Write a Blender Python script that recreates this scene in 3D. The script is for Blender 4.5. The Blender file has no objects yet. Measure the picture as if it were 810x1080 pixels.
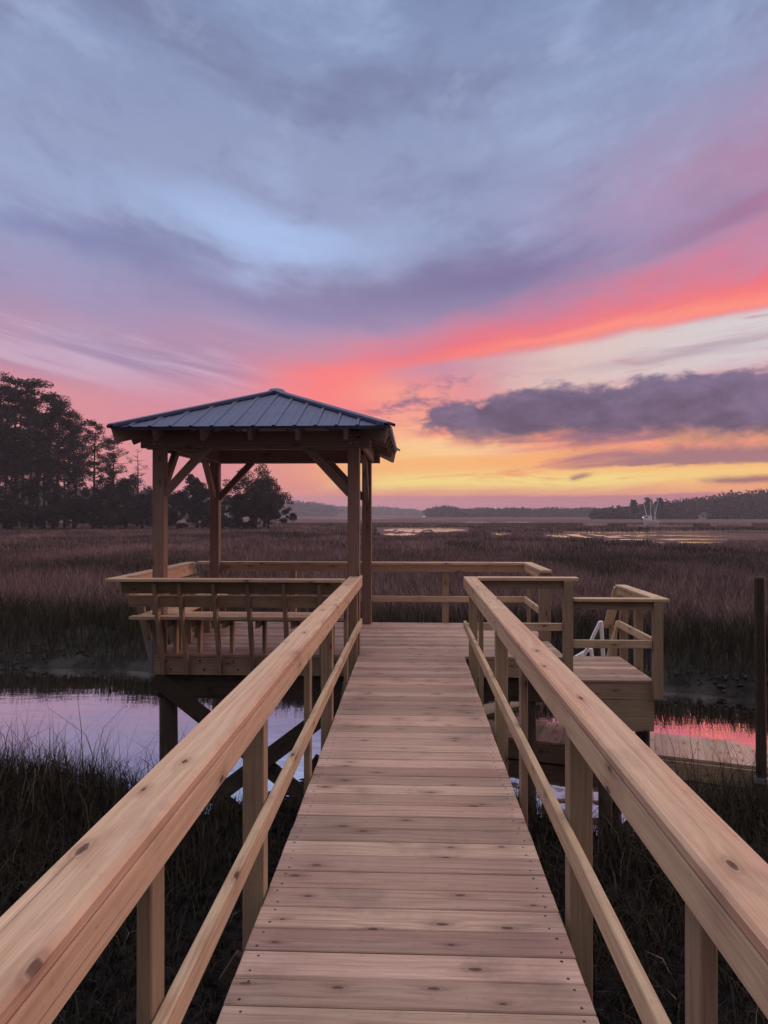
import bpy, bmesh, math, random
import numpy as np
from mathutils import Vector, Matrix

random.seed(7)
rng = np.random.default_rng(11)
S = bpy.context.scene
COL = S.collection
R = math.radians
V = Vector


def lin(r, g, b):
    f = lambda c: (c / 12.92 if c <= .04045 else ((c + .055) / 1.055) ** 2.4)
    return (f(r / 255), f(g / 255), f(b / 255), 1)


# ------------------------------------------------------------------ objects
def tag(o, label=None, cat=None, group=None, kind=None):
    if label: o['label'] = label
    if cat: o['category'] = cat
    if group: o['group'] = group
    if kind: o['kind'] = kind
    return o


def thing(name, loc, label, cat, group=None):
    o = bpy.data.objects.new(name, None)
    o.empty_display_size = .2
    COL.objects.link(o)
    o.location = loc
    return tag(o, label, cat, group)


def root_loc(p):
    l = V((0, 0, 0))
    while p is not None:
        l += V(p.location)
        p = p.parent
    return l


class MB:
    """collects chamfered boards, tubes and free polygons (world coordinates) into one mesh"""

    def __init__(self):
        self.v = []; self.f = []; self.uv = []; self.r = []; self.m = []

    def face(self, idx, uvs, r, m=0):
        self.f.append(idx); self.uv.extend(uvs); self.r.append(r); self.m.append(m)

    def obox(self, c, ax, ay, az, grain=0, ch=.004, m=0, r=None):
        """oriented chamfered box, ax/ay/az half-extent vectors; grain = index of the long axis"""
        A = [V(ax), V(ay), V(az)]
        L = [a.length for a in A]
        U = [a.normalized() for a in A]
        ch = min(ch, min(L) * .45)
        c = V(c)
        if r is None: r = random.random()
        ou, ov = random.uniform(0, 40), random.uniform(0, 40)
        b = len(self.v)
        loc = []
        key = {}
        for sx in (-1, 1):
            for sy in (-1, 1):
                for sz in (-1, 1):
                    s = (sx, sy, sz)
                    for k in range(3):
                        p = [s[i] * (L[i] - (ch if i != k else 0)) for i in range(3)]
                        key[(s, k)] = len(loc)
                        loc.append(p)
                        self.v.append(c + U[0] * p[0] + U[1] * p[1] + U[2] * p[2])

        def add(ids, n):
            o = [i for i in range(3) if i != grain]
            uvs = []
            for i in ids:
                p = loc[i]
                if n == grain:
                    uvs.append((p[o[0]] * .6 + ou, p[o[1]] + ov))
                else:
                    w = o[0] if o[1] == n else o[1]
                    uvs.append((p[grain] + ou, p[w] + p[n] + ov))
            # outward orientation
            P = [V(loc[i]) for i in ids]
            nn = (P[1] - P[0]).cross(P[2] - P[0])
            if nn.dot(sum(P, V((0, 0, 0)))) < 0:
                ids = ids[::-1]; uvs = uvs[::-1]
            self.face([b + i for i in ids], uvs, r, m)

        for k in range(3):
            i, j = [q for q in range(3) if q != k]
            for sk in (-1, 1):
                ids = []
                for (si, sj) in ((-1, -1), (1, -1), (1, 1), (-1, 1)):
                    s = [0, 0, 0]; s[k] = sk; s[i] = si; s[j] = sj
                    ids.append(key[(tuple(s), k)])
                add(ids, k)
            # edges running along k
            for si in (-1, 1):
                for sj in (-1, 1):
                    a = [0, 0, 0]; a[i] = si; a[j] = sj
                    lo = a[:]; lo[k] = -1; hi = a[:]; hi[k] = 1
                    add([key[(tuple(lo), i)], key[(tuple(hi), i)], key[(tuple(hi), j)], key[(tuple(lo), j)]], i)
        for sx in (-1, 1):
            for sy in (-1, 1):
                for sz in (-1, 1):
                    s = (sx, sy, sz)
                    add([key[(s, 0)], key[(s, 1)], key[(s, 2)]], 0)
        return self

    def box(self, x0, x1, y0, y1, z0, z1, grain=None, ch=.004, m=0, r=None):
        d = ((x1 - x0) / 2, (y1 - y0) / 2, (z1 - z0) / 2)
        if grain is None: grain = max(range(3), key=lambda i: d[i])
        return self.obox(((x0 + x1) / 2, (y0 + y1) / 2, (z0 + z1) / 2), (d[0], 0, 0), (0, d[1], 0), (0, 0, d[2]), grain, ch, m, r)

    def beam(self, p0, p1, w, h, up=(0, 0, 1), ch=.004, m=0, r=None):
        p0 = V(p0); p1 = V(p1)
        d = (p1 - p0)
        side = d.cross(V(up)).normalized()
        u = side.cross(d).normalized()
        return self.obox((p0 + p1) / 2, d / 2, side * w / 2, u * h / 2, 0, ch, m, r)

    def tube(self, pts, rad, n=10, m=0, cap=True):
        pts = [V(p) for p in pts]
        if not isinstance(rad, (list, tuple)): rad = [rad] * len(pts)
        b = len(self.v); r = random.random(); ou = random.uniform(0, 40); ln = 0
        lens = []
        for k, p in enumerate(pts):
            d = (pts[min(k + 1, len(pts) - 1)] - pts[max(k - 1, 0)]).normalized()
            a = d.cross(V((0, 1, 0)) if abs(d.y) < .9 else V((1, 0, 0))).normalized()
            e = d.cross(a)
            if k: ln += (p - pts[k - 1]).length
            lens.append(ln)
            for i in range(n):
                t = 2 * math.pi * i / n
                self.v.append(p + (a * math.cos(t) + e * math.sin(t)) * rad[k])
        for k in range(len(pts) - 1):
            for i in range(n):
                j = (i + 1) % n
                q = [b + k * n + i, b + k * n + j, b + (k + 1) * n + j, b + (k + 1) * n + i]
                w = 2 * math.pi * rad[k] / n
                self.face(q, [(lens[k] + ou, i * w), (lens[k] + ou, (i + 1) * w), (lens[k + 1] + ou, (i + 1) * w), (lens[k + 1] + ou, i * w)], r, m)
        if cap:
            for k, s in ((0, -1), (len(pts) - 1, 1)):
                ids = [b + k * n + i for i in range(n)]
                if s < 0: ids = ids[::-1]
                self.face(ids, [(ou, 0)] * n, r, m)
        return self

    def poly(self, pts, m=0, r=None, uvs=None):
        b = len(self.v)
        self.v += [V(p) for p in pts]
        self.face(list(range(b, b + len(pts))), uvs or [(p[0], p[1]) for p in pts], random.random() if r is None else r, m)
        return self

    def build(self, name, mat, parent=None, label=None, smooth=False):
        off = root_loc(parent) if parent is not None else V((0, 0, 0))
        me = bpy.data.meshes.new(name)
        me.from_pydata([tuple(p - off) for p in self.v], [], self.f)
        uvl = me.uv_layers.new(name='UVMap')
        uvl.data.foreach_set('uv', np.array(self.uv, dtype=np.float32).ravel())
        at = me.attributes.new('rnd', 'FLOAT', 'FACE')
        at.data.foreach_set('value', np.array(self.r, dtype=np.float32))
        mats = mat if isinstance(mat, (list, tuple)) else [mat]
        for q in mats: me.materials.append(q)
        me.polygons.foreach_set('material_index', np.array(self.m, dtype=np.int32))
        if smooth: me.polygons.foreach_set('use_smooth', np.ones(len(self.f), dtype=bool))
        me.update()
        o = bpy.data.objects.new(name, me)
        COL.objects.link(o)
        if parent is not None: o.parent = parent
        if label: o['label'] = label
        return o


def np_mesh(name, verts, faces, mat, rnd=None, off=(0, 0, 0), smooth=False, parent=None):
    """verts (n,3), faces (m,k) arrays, rnd per vertex"""
    me = bpy.data.meshes.new(name)
    verts = np.asarray(verts, dtype=np.float32) - np.asarray(off, dtype=np.float32)
    faces = np.asarray(faces, dtype=np.int32)
    k = faces.shape[1]
    me.vertices.add(len(verts)); me.vertices.foreach_set('co', verts.ravel())
    me.loops.add(faces.size); me.loops.foreach_set('vertex_index', faces.ravel())
    me.polygons.add(len(faces))
    me.polygons.foreach_set('loop_start', np.arange(0, faces.size, k, dtype=np.int32))
    me.polygons.foreach_set('loop_total', np.full(len(faces), k, dtype=np.int32))
    if smooth: me.polygons.foreach_set('use_smooth', np.ones(len(faces), dtype=bool))
    me.update(calc_edges=True)
    if rnd is not None:
        at = me.attributes.new('rnd', 'FLOAT', 'POINT')
        at.data.foreach_set('value', np.asarray(rnd, dtype=np.float32))
    me.materials.append(mat)
    o = bpy.data.objects.new(name, me)
    COL.objects.link(o)
    if parent is not None: o.parent = parent
    return o


# ------------------------------------------------------------------ node helpers
class G:
    def __init__(self, tree):
        self.t = tree; self.n = tree.nodes; self.l = tree.links

    def node(self, typ, ins=None, **kw):
        nd = self.n.new(typ)
        for k, v in kw.items(): setattr(nd, k, v)
        if ins:
            for k, v in ins.items(): self.put(nd.inputs[k], v)
        return nd

    def put(self, sock, v):
        if isinstance(v, E): self.l.new(v.s, sock)
        elif hasattr(v, 'is_output'): self.l.new(v, sock)
        else: sock.default_value = v

    def m(self, op, a, b=None, c=None, clamp=False):
        nd = self.n.new('ShaderNodeMath'); nd.operation = op; nd.use_clamp = clamp
        self.put(nd.inputs[0], a)
        if b is not None: self.put(nd.inputs[1], b)
        if c is not None: self.put(nd.inputs[2], c)
        return E(self, nd.outputs[0])

    def ss(self, x, e0, e1, a=0., b=1.):
        nd = self.n.new('ShaderNodeMapRange'); nd.interpolation_type = 'SMOOTHSTEP'
        rev = False
        if isinstance(e0, (int, float)) and isinstance(e1, (int, float)) and e0 > e1:
            e0, e1, a, b = e1, e0, b, a
        for k, v in zip(('Value', 'From Min', 'From Max', 'To Min', 'To Max'), (x, e0, e1, a, b)): self.put(nd.inputs[k], v)
        return E(self, nd.outputs[0])

    def gauss(self, x, c, w):
        q = (x - c) / w
        return self.m('EXPONENT', (q * q) * -1)

    def mix(self, f, a, b, blend='MIX'):
        nd = self.n.new('ShaderNodeMix'); nd.data_type = 'RGBA'; nd.blend_type = blend; nd.clamp_factor = True
        self.put(nd.inputs[0], f); self.put(nd.inputs[6], a); self.put(nd.inputs[7], b)
        return nd.outputs[2]

    def xyz(self, x, y, z=0.):
        nd = self.n.new('ShaderNodeCombineXYZ')
        for i, v in enumerate((x, y, z)): self.put(nd.inputs[i], v)
        return nd.outputs[0]

    def noise(self, vec, scale=1., detail=3., rough=.5, dist=0., lac=2.):
        nd = self.n.new('ShaderNodeTexNoise')
        self.put(nd.inputs['Vector'], vec)
        for k, v in (('Scale', scale), ('Detail', detail), ('Roughness', rough), ('Distortion', dist), ('Lacunarity', lac)):
            self.put(nd.inputs[k], v)
        return E(self, nd.outputs[0])

    def sep(self, vec):
        nd = self.n.new('ShaderNodeSeparateXYZ'); self.put(nd.inputs[0], vec)
        return [E(self, o) for o in nd.outputs]

    def ramp(self, f, stops):
        nd = self.n.new('ShaderNodeValToRGB'); self.put(nd.inputs[0], f)
        cr = nd.color_ramp
        while len(cr.elements) < len(stops): cr.elements.new(.5)
        for e, (p, c) in zip(cr.elements, stops): e.position = p; e.color = c
        return nd.outputs[0]


class E:
    def __init__(self, g, s): self.g = g; self.s = s
    def __add__(self, o): return self.g.m('ADD', self, o)
    def __radd__(self, o): return self.g.m('ADD', self, o)
    def __sub__(self, o): return self.g.m('SUBTRACT', self, o)
    def __rsub__(self, o): return self.g.m('SUBTRACT', o, self)
    def __mul__(self, o): return self.g.m('MULTIPLY', self, o)
    def __rmul__(self, o): return self.g.m('MULTIPLY', self, o)
    def __truediv__(self, o): return self.g.m('DIVIDE', self, o)


def material(name):
    m = bpy.data.materials.new(name); m.use_nodes = True
    g = G(m.node_tree)
    return m, g, m.node_tree.nodes['Principled BSDF']


def wood_mat(name, pale, deep, knot, rough=.72, vary=.5, stain=.35, grey=None):
    m, g, b = material(name)
    uv = g.node('ShaderNodeUVMap').outputs[0]
    u, v, _ = g.sep(uv)
    at = g.node('ShaderNodeAttribute', attribute_name='rnd')
    r = E(g, at.outputs['Fac'])
    # wavering growth rings cut lengthwise
    wob = g.noise(g.xyz(u * .9, v * 5., r * 9.), 1., 2.) - .5
    fine = g.noise(g.xyz(u * 6., v * 260., r * 9.), 1., 4., .65)
    broad = g.noise(g.xyz(u * .8, v * 9., r * 33.), 1., 3.)
    streak = g.ss(g.noise(g.xyz(u * .55, v * 34., r * 21.), 1., 3., .6), .54, .72)
    # knots: sparse voronoi cells squeezed along the grain
    vo = g.node('ShaderNodeTexVoronoi', {'Vector': g.xyz(u * 3.2, v * 8.5, 0.), 'Scale': 1., 'Randomness': 1.}, voronoi_dimensions='2D')
    kd = E(g, vo.outputs['Distance'])
    sepc = g.node('ShaderNodeSeparateColor', {0: vo.outputs['Color']})
    on = g.ss(E(g, sepc.outputs[0]), .56, .58)
    size = E(g, sepc.outputs[1]) * .6 + .55
    kd = kd / size + (g.noise(uv, 45., 2.) - .5) * .05
    kn = g.ss(kd, .092, .060) * on
    kr = g.gauss(kd, .12, .03) * on
    halo = g.ss(kd, .46, .1) * on
    ring = g.m('SINE', (v + wob * .16 + halo * .022) * 170. + r * 60.)
    f = (ring * .5 + .5) * .26 + (fine - .5) * 1.5 + broad * .8 - .08 + halo * .35 + streak * .45 + (g.noise(g.xyz(u * 2.4, v * 95., r * 6.), 1., 3., .6) - .5) * .9
    col = g.mix(g.m('ADD', f, 0., clamp=True), pale, deep)
    red = g.ss(g.m('FRACT', r * 5.17), .55, .95) * g.ss(g.noise(g.xyz(u * .7, v * 7., r * 41.), 1., 2.), .38, .6)
    col = g.mix(red * .45, col, tuple(c * k for c, k in zip(deep[:3], (1.18, .88, .86))) + (1,))
    # board to board difference
    hs = g.node('ShaderNodeHueSaturation', {'Color': col, 'Saturation': 1., 'Value': (r - .5) * vary + 1., 'Hue': (g.m('FRACT', r * 7.3) - .5) * .022 + .5})
    col = hs.outputs[0]
    geo = g.node('ShaderNodeNewGeometry')
    st = g.noise(geo.outputs['Position'], 2.3, 5., .62)
    col = g.mix(g.ss(st, .52, .72) * stain, col, grey or (.16, .115, .10, 1))
    scuff = g.noise(geo.outputs['Position'], 14., 6., .7)
    col = g.mix(g.ss(scuff, .57, .70) * stain * .55, col, grey or (.16, .115, .10, 1))
    spk = g.noise(g.xyz(u * 22., v * 60., r * 3.), 1., 3., .6)
    col = g.mix(g.ss(spk, .66, .76) * .35, col, knot)
    chk = g.ss(g.noise(g.xyz(u * .9, v * 150., r * 13.), 1., 2., .5), .66, .70)
    col = g.mix(chk * .65, col, knot)
    col = g.mix(kr * .25, col, knot)
    col = g.mix(kn * g.ss(kd, .0, .08, .97, .8), col, knot)
    g.put(b.inputs['Base Color'], col)
    g.put(b.inputs['Roughness'], fine * .2 + (rough - .1))
    b.inputs['Specular IOR Level'].default_value = .25
    bump = g.node('ShaderNodeBump', {'Strength': .35, 'Distance': .002, 'Height': fine + broad * .4 - kn * .5 - chk * 1.2})
    g.put(b.inputs['Normal'], bump.outputs[0])
    return m


M = {}
M['rail'] = wood_mat('pine_rail', (.62, .50, .36, 1), (.41, .295, .20, 1), (.075, .045, .036, 1), stain=.3, vary=.25)
M['deck'] = wood_mat('pine_decking', (.485, .372, .318, 1), (.295, .205, .175, 1), (.08, .05, .043, 1), vary=.6, stain=.5, grey=(.17, .135, .125, 1))
M['post'] = wood_mat('pine_post', (.35, .285, .205, 1), (.23, .172, .12, 1), (.06, .038, .03, 1), vary=.3, stain=.35)
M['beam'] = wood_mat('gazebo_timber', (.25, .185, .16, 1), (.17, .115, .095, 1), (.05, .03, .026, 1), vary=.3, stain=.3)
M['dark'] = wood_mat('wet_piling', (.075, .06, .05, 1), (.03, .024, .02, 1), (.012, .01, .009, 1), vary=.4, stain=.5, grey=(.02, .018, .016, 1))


def simple(name, col, rough=.5, metal=0., bump=0., scale=20., spec=.5, var=.25):
    m, g, b = material(name)
    geo = g.node('ShaderNodeNewGeometry')
    n = g.noise(geo.outputs['Position'], scale, 4., .6)
    c2 = tuple(c * (1 - var) for c in col[:3]) + (1,)
    g.put(b.inputs['Base Color'], g.mix(n, col, c2))
    g.put(b.inputs['Roughness'], n * .2 + (rough - .1))
    b.inputs['Metallic'].default_value = metal
    b.inputs['Specular IOR Level'].default_value = spec
    if bump:
        bp = g.node('ShaderNodeBump', {'Strength': .5, 'Distance': bump, 'Height': n})
        g.put(b.inputs['Normal'], bp.outputs[0])
    return m


M['metal_roof'] = simple('slate_blue_metal_roofing', (.075, .10, .215, 1), .42, .3, .002, 3., var=.3)
M['galv'] = simple('galvanised_steel', (.30, .34, .42, 1), .45, .6, 0, 30.)
M['screw'] = simple('screw_head', (.05, .035, .03, 1), .6, .2, 0, 50.)
M['white_metal'] = simple('white_aluminium', (.74, .76, .84, 1), .4, .1, 0, 10., var=.1)
M['hull'] = simple('white_hull_paint', (.62, .62, .72, 1), .45, 0, 0, 2., var=.2)
M['hull_dark'] = simple('dark_hull_paint', (.05, .05, .08, 1), .5, 0, 0, 2.)
M['bark'] = simple('bark', (.055, .04, .034, 1), .9, 0, 0, 3., .2, .5)
M['house_wall'] = simple('pale_siding', (.36, .33, .33, 1), .7, 0, 0, 1., .3, .1)
M['house_roof'] = simple('dark_shingle', (.05, .045, .05, 1), .8, 0, 0, 1., .3, .3)
_m, _g, _b = material('lit_lamp')
_b.inputs['Base Color'].default_value = (.5, .45, .4, 1); _b.inputs['Emission Color'].default_value = (1, .85, .75, 1); _b.inputs['Emission Strength'].default_value = 1.0
M['lamp'] = _m


def leaf_mat(name, a, b_, rough=.75, trans=.0):
    m, g, b = material(name)
    r = E(g, g.node('ShaderNodeAttribute', attribute_name='rnd').outputs['Fac'])
    g.put(b.inputs['Base Color'], g.mix(r, a, b_))
    b.inputs['Roughness'].default_value = rough
    b.inputs['Specular IOR Level'].default_value = .15
    return m


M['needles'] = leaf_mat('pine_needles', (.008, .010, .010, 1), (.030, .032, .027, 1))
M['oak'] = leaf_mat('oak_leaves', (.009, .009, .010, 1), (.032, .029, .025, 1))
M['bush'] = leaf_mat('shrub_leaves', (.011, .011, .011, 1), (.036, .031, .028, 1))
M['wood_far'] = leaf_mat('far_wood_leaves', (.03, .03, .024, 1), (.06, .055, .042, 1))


# blade colours: the attribute runs 0..1 over the plants' own colours
def grass_mat(name, stops):
    m, g, b = material(name)
    r = E(g, g.node('ShaderNodeAttribute', attribute_name='rnd').outputs['Fac'])
    g.put(b.inputs['Base Color'], g.ramp(r, stops))
    b.inputs['Roughness'].default_value = .7
    b.inputs['Specular IOR Level'].default_value = .2
    return m


M['marsh'] = grass_mat('cordgrass', [(0., (.022, .024, .016, 1)), (.32, (.045, .046, .030, 1)), (.45, (.125, .090, .092, 1)), (.75, (.25, .170, .178, 1)), (1., (.36, .25, .25, 1))])
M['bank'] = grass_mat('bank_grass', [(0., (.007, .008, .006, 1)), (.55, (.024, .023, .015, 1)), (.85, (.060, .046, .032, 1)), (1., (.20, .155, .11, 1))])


# ------------------------------------------------------------------ sky
SUN_AZ, SUN_EL = R(64), R(14)


def build_world():
    w = bpy.data.worlds.new('World'); S.world = w; w.use_nodes = True
    g = G(w.node_tree)
    for n in list(g.n): g.n.remove(n)
    out = g.node('ShaderNodeOutputWorld')
    d = g.node('ShaderNodeTexCoord').outputs['Generated']
    x, y, z = g.sep(d)
    A0 = g.m('ARCTAN2', x, y) * 57.2958
    E0 = g.m('ARCSINE', z) * 57.2958
    fold = g.m('SQRT', (A0 + 4.) * (A0 + 4.) + 90.)
    T = E0 - fold * .24                    # cloud bands sag in the middle and rise to both sides
    c2 = lambda n: (n - .5) * 2.
    big = c2(g.noise(g.xyz(A0 * .030, T * .062, 3.1), 1., 4., .55, .5))
    mid = c2(g.noise(g.xyz(A0 * .055, T * .15, 7.7), 1., 6., .52, .3))
    fin = c2(g.noise(g.xyz(A0 * .13, T * .36, 1.3), 1., 7., .54, .2))
    puff = c2(g.noise(g.xyz(A0 * .24, E0 * .46, 5.2), 1., 10., .66, .2))
    puf2 = c2(g.noise(g.xyz(A0 * .055, E0 * .30, 9.2), 1., 5., .55, .5))
    wisp = c2(g.noise(g.xyz(A0 * .085, (E0 - A0 * .06) * .85, 2.2), 1., 8., .62, .8))
    L = lambda *c: lin(*c)
    # vertical run of colour
    Ee = E0 + big * 4.5 + mid * 2.
    f = (Ee + 2.) / 46.
    st = lambda e, c: ((e + 2.) / 46., lin(*c))
    c = g.ramp(f, [st(-2, (196, 124, 138)), st(1.5, (226, 140, 132)), st(5, (248, 168, 134)), st(9, (240, 150, 146)),
                   st(12, (200, 144, 168)), st(16, (164, 148, 184)), st(21, (153, 158, 196)), st(27, (147, 158, 194)),
                   st(33, (136, 150, 188)), st(42, (114, 132, 172))])
    up = g.ss(E0, 13.5, 19.)
    # soft overcast texture: blue-grey bellies and paler openings
    c = g.mix(g.ss(mid + big * .5 + fin * .25, .02, -.42) * up * .60, c, L(114, 119, 154))
    c = g.mix(g.ss(mid * .8 - big * .4 + fin * .4, .02, .50) * up * .62, c, L(166, 186, 224))
    c = g.mix(g.ss(fin + mid * .4, .05, .5) * up * .16, c, L(168, 178, 218))
    mott = c2(g.noise(g.xyz(A0 * .16, T * .24, 6.6), 1., 10., .64, .15))
    c = g.mix(g.ss(mott, -.05, -.42) * up * .30, c, L(116, 118, 152))
    c = g.mix(g.ss(mott, .05, .42) * up * .26, c, L(176, 188, 220))
    # pale blue break on the left
    lf = g.gauss(A0 + mid * 9. + fin * 4., -14., 12.)
    c = g.mix(lf * g.gauss(T + mid * 4. + fin * 2.2, 17.6, 2.1) * .85, c, L(172, 196, 238))
    c = g.mix(g.gauss(A0 + mid * 8., -10., 14.) * g.gauss(T + mid * 3. + fin * 1.6, 13.3, 1.5) * .55, c, L(134, 124, 166))
    c = g.mix(g.gauss(A0 + mid * 6., -25., 8.) * g.gauss(T + mid * 3. + fin * 1.6, 14.4, 1.1) * .6, c, L(120, 124, 170))
    c = g.mix(g.gauss(A0 + fin * 6., -25., 5.) * g.gauss(E0 + fin * 2. + A0 * .12, 9.4, 1.3) * .7, c, L(206, 192, 214))
    stri_l = c2(g.noise(g.xyz(A0 * .06, (E0 + A0 * .2) * .7, 8.4), 1., 8., .6, .3))
    # mauve shelf above the streak, rosy veil on the right
    c = g.mix(g.ss(A0 + mid * 12., 4., 28.) * g.gauss(E0 - A0 * .20 + mid * 5. + fin * 2., 18.5, 4.8) * .72, c, L(184, 126, 158))
    c = g.mix(g.gauss(A0 + mid * 9., 6., 10.) * g.gauss(E0 - A0 * .14 + mid * 3.4 + fin * 1.5, 17.0, 2.1) * .8, c, L(124, 110, 154))
    c = g.mix(g.gauss(A0 + mid * 6., 24., 6.) * g.gauss(E0 - A0 * .24 + fin * 1.2, 15.2, .8) * .55, c, L(146, 106, 146))
    c = g.mix(g.gauss(A0 + mid * 8., -14., 11.) * g.gauss(E0 + mid * 3. + fin * 1.2, 8.0, 1.8) * .6, c, L(222, 140, 166))
    c = g.mix(g.ss(A0 + mid * 8., -9., -17.) * g.gauss(E0 + mid * 2. + stri_l * 1.2, 11.0, 2.7) * .9, c, g.mix(g.ss(stri_l, -.2, .3), L(164, 140, 174), L(198, 172, 198)))
    # pale break under the streak
    El = A0 * .105 + 11.9 + mid * .9 + fin * .35
    un = E0 - El
    pale = g.ss(A0 + mid * 7. + wisp * 5., 3., 14.) * g.ss(un, .5, -.5) * g.ss(un, -5.5, -2.6)
    c = g.mix(pale * .95, c, g.mix(g.ss(A0, 8., 28.), L(226, 196, 188), L(216, 210, 214)))
    c = g.mix(pale * g.ss(wisp + fin * .3, .04, .32) * .7, c, L(206, 150, 160))
    c = g.mix(g.gauss(A0, 22., 9.) * g.gauss(un + wisp * 1.1, -2.2, .45) * .6, c, L(170, 142, 160))
    # coral streak, crisp below and feathered above, widening to the right
    stri = c2(g.noise(g.xyz(A0 * .07, (E0 - A0 * .17) * 1.1, 4.4), 1., 8., .6, .3))
    W = g.m('MAXIMUM', A0 * .13 + 3.0, 1.2)
    rr_ = (un + fin * .5 + stri * .9) / W
    feather = g.ss(rr_ + fin * .45 + mid * .35, 1.25, .15)
    core = g.ss(un + fin * .4 + stri * .5, -.5, .45) * feather * g.ss(stri, -.75, .15, .72, 1.)
    c = g.mix(core * g.ss(A0 + mid * 5., -14., 4.) * .93, c, g.mix(g.ss(rr_ + fin * .3, .6, .05), L(242, 106, 118), L(255, 118, 110)))
    c = g.mix(g.gauss(un + fin * .5 + stri * .9, .6, .6) * g.ss(A0 + wisp * 8., 0., 12.) * .55, c, L(255, 160, 138))
    # its glowing root above the roof
    c = g.mix(g.gauss(A0 + mid * 5. + fin * 3., -6., 7.5) * g.gauss(E0 + mid * 2. + fin * 1.6 - A0 * .06 + stri * .9, 10.6, 2.3) * .95, c, L(255, 124, 124))
    c = g.mix(g.gauss(A0 + fin * 4., -1., 4.5) * g.gauss(E0 + fin * 1.2, 10.0, 1.2) * .6, c, L(255, 164, 138))
    # burning band near the horizon, with rosy wisps
    c = g.mix(g.ss(A0 + puff * 6., -12., 1.) * g.gauss(E0 + wisp * 1.4, 4.0, 2.2) * .95, c, L(255, 178, 108))
    c = g.mix(g.ss(wisp + fin * .4, .0, .25) * g.gauss(E0, 7.2, 2.2) * g.gauss(A0, -3., 9.) * .7, c, L(240, 128, 132))
    c = g.mix(g.ss(wisp - fin * .4, .02, -.25) * g.gauss(E0, 6.6, 2.0) * g.gauss(A0, -2., 9.) * .6, c, L(255, 186, 142))
    c = g.mix(g.ss(wisp + puff * .3, -.10, .30) * g.gauss(E0, 5.0, 2.0) * g.ss(A0, -5., 2.) * .8, c, L(244, 142, 126))
    c = g.mix(g.gauss(A0, 3., 6.) * g.gauss(E0 + wisp * 1.5, 5.5, .7) * .9, c, L(255, 212, 160))
    c = g.mix(g.ss(A0 + wisp * 5., -9., 0.) * g.gauss(E0 + wisp * .8, 2.7, .75) * .97, c, L(255, 226, 132))
    c = g.mix(g.gauss(A0 + wisp * 5., 1., 6.) * g.gauss(E0 + wisp * 1.6, 4.6, 1.3) * g.ss(wisp, -.3, .2) * .8, c, L(255, 204, 124))
    c = g.mix(g.ss(wisp * 1.1 - puff * .3, .02, .30) * g.gauss(E0, 2.9, 1.1) * g.ss(A0, -4., 6.) * .75, c, L(240, 146, 104))
    c = g.mix(g.ss(A0, 14., 26.) * g.gauss(E0 + wisp * .5, 2.2, .9) * .6, c, L(250, 150, 104))
    c = g.mix(g.ss(A0 + fin * 5., -7., -19.) * g.ss(E0 + fin * 1.5, 12., 7.5) * .7, c, L(212, 136, 156))
    # slate cloud with a heaped top and a flatter base
    topE = A0 * .065 + 9.0 + puff * 2.9 + puf2 * 1.2
    botE = A0 * -.035 + 6.5 + puff * 1.5 + wisp * 1.0
    cl = g.ss(E0 - topE + fin * .5, .45, -.75) * g.ss(E0 - botE + fin * .9 + wisp * .7, -1.0, .9) * g.ss(A0 + puff * 7. + (E0 - 8.) * 1.2, -.5, 2.2)
    dep = (E0 - botE) / (topE - botE)
    body = g.mix(g.ss(puff * .8 + fin * .5 + dep * .22, -.15, .55), L(86, 76, 106), L(124, 108, 142))
    c = g.mix(g.gauss(E0 - botE, -.35, .5) * g.ss(A0, 0., 8.) * .5, c, L(236, 136, 118))
    c = g.mix(cl * .96, c, body)
    # torn scraps at its left tip and above it
    sc = g.ss(puff + wisp * .5, -.02, .26)
    c = g.mix(sc * g.gauss(A0, 4.5, 5.) * g.gauss(E0 - A0 * .05, 9.9, 1.0) * .95, c, L(140, 114, 146))
    c = g.mix(sc * g.gauss(A0, -.4, 3.6) * g.gauss(E0, 8.2, 1.1) * .95, c, L(146, 112, 138))
    # lower shelf, small lone scrap, right-hand scrap
    c = g.mix(g.ss(E0 + puff * .6 + wisp * .6, 3.5, 3.85) * g.ss(E0 + puff * .7, 5.6, 4.5) * g.ss(A0 + wisp * 9. + puff * 3., 9., 19.) * .86, c, L(146, 102, 124))
    c = g.mix(g.gauss(E0 + puff * .35 - (A0 - 13.4) * .1, 3.05, .24) * g.gauss(A0 + puff * 1.5 + fin, 13.4, .6) * .8, c, L(150, 92, 110))
    c = g.mix(g.gauss(E0 + puff * .4, 2.55, .26) * g.ss(A0 + puff * 3., 21.5, 24.) * .85, c, L(142, 88, 106))
    c = g.mix(g.ss(wisp + fin * .3, .0, .28) * g.gauss(E0 + puff * .5, 6.0, .55) * g.ss(A0, 2., 10.) * .75, c, L(150, 106, 132))
    # distant mauve bank lying on the horizon
    c = g.mix(g.ss(E0 + puff * .28 + puf2 * .25, 1.68, 1.42), c, g.mix(g.ss(A0, -8., 22.), L(214, 140, 148), L(196, 120, 132)))
    # unseen sky: overhead brightened to light the wood, low back kept dim
    back = g.ss(y, .25, -.35)
    c = g.mix(back * g.ss(E0, 55., 20.), c, BACK)
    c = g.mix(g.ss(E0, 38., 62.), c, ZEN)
    # true twilight air under the clouds
    sky = g.node('ShaderNodeTexSky', sky_type='NISHITA')
    sky.sun_disc = False; sky.sun_elevation = R(1.0); sky.sun_rotation = SUN_AZ
    b1 = g.node('ShaderNodeBackground', {0: c, 1: 1.})
    b2 = g.node('ShaderNodeBackground', {0: sky.outputs[0], 1: .008})
    ad = g.node('ShaderNodeAddShader', {0: b1.outputs[0], 1: b2.outputs[0]})
    g.l.new(ad.outputs[0], out.inputs[0])
    w.cycles.sampling_method = 'MANUAL'; w.cycles.sample_map_resolution = 1024


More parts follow.
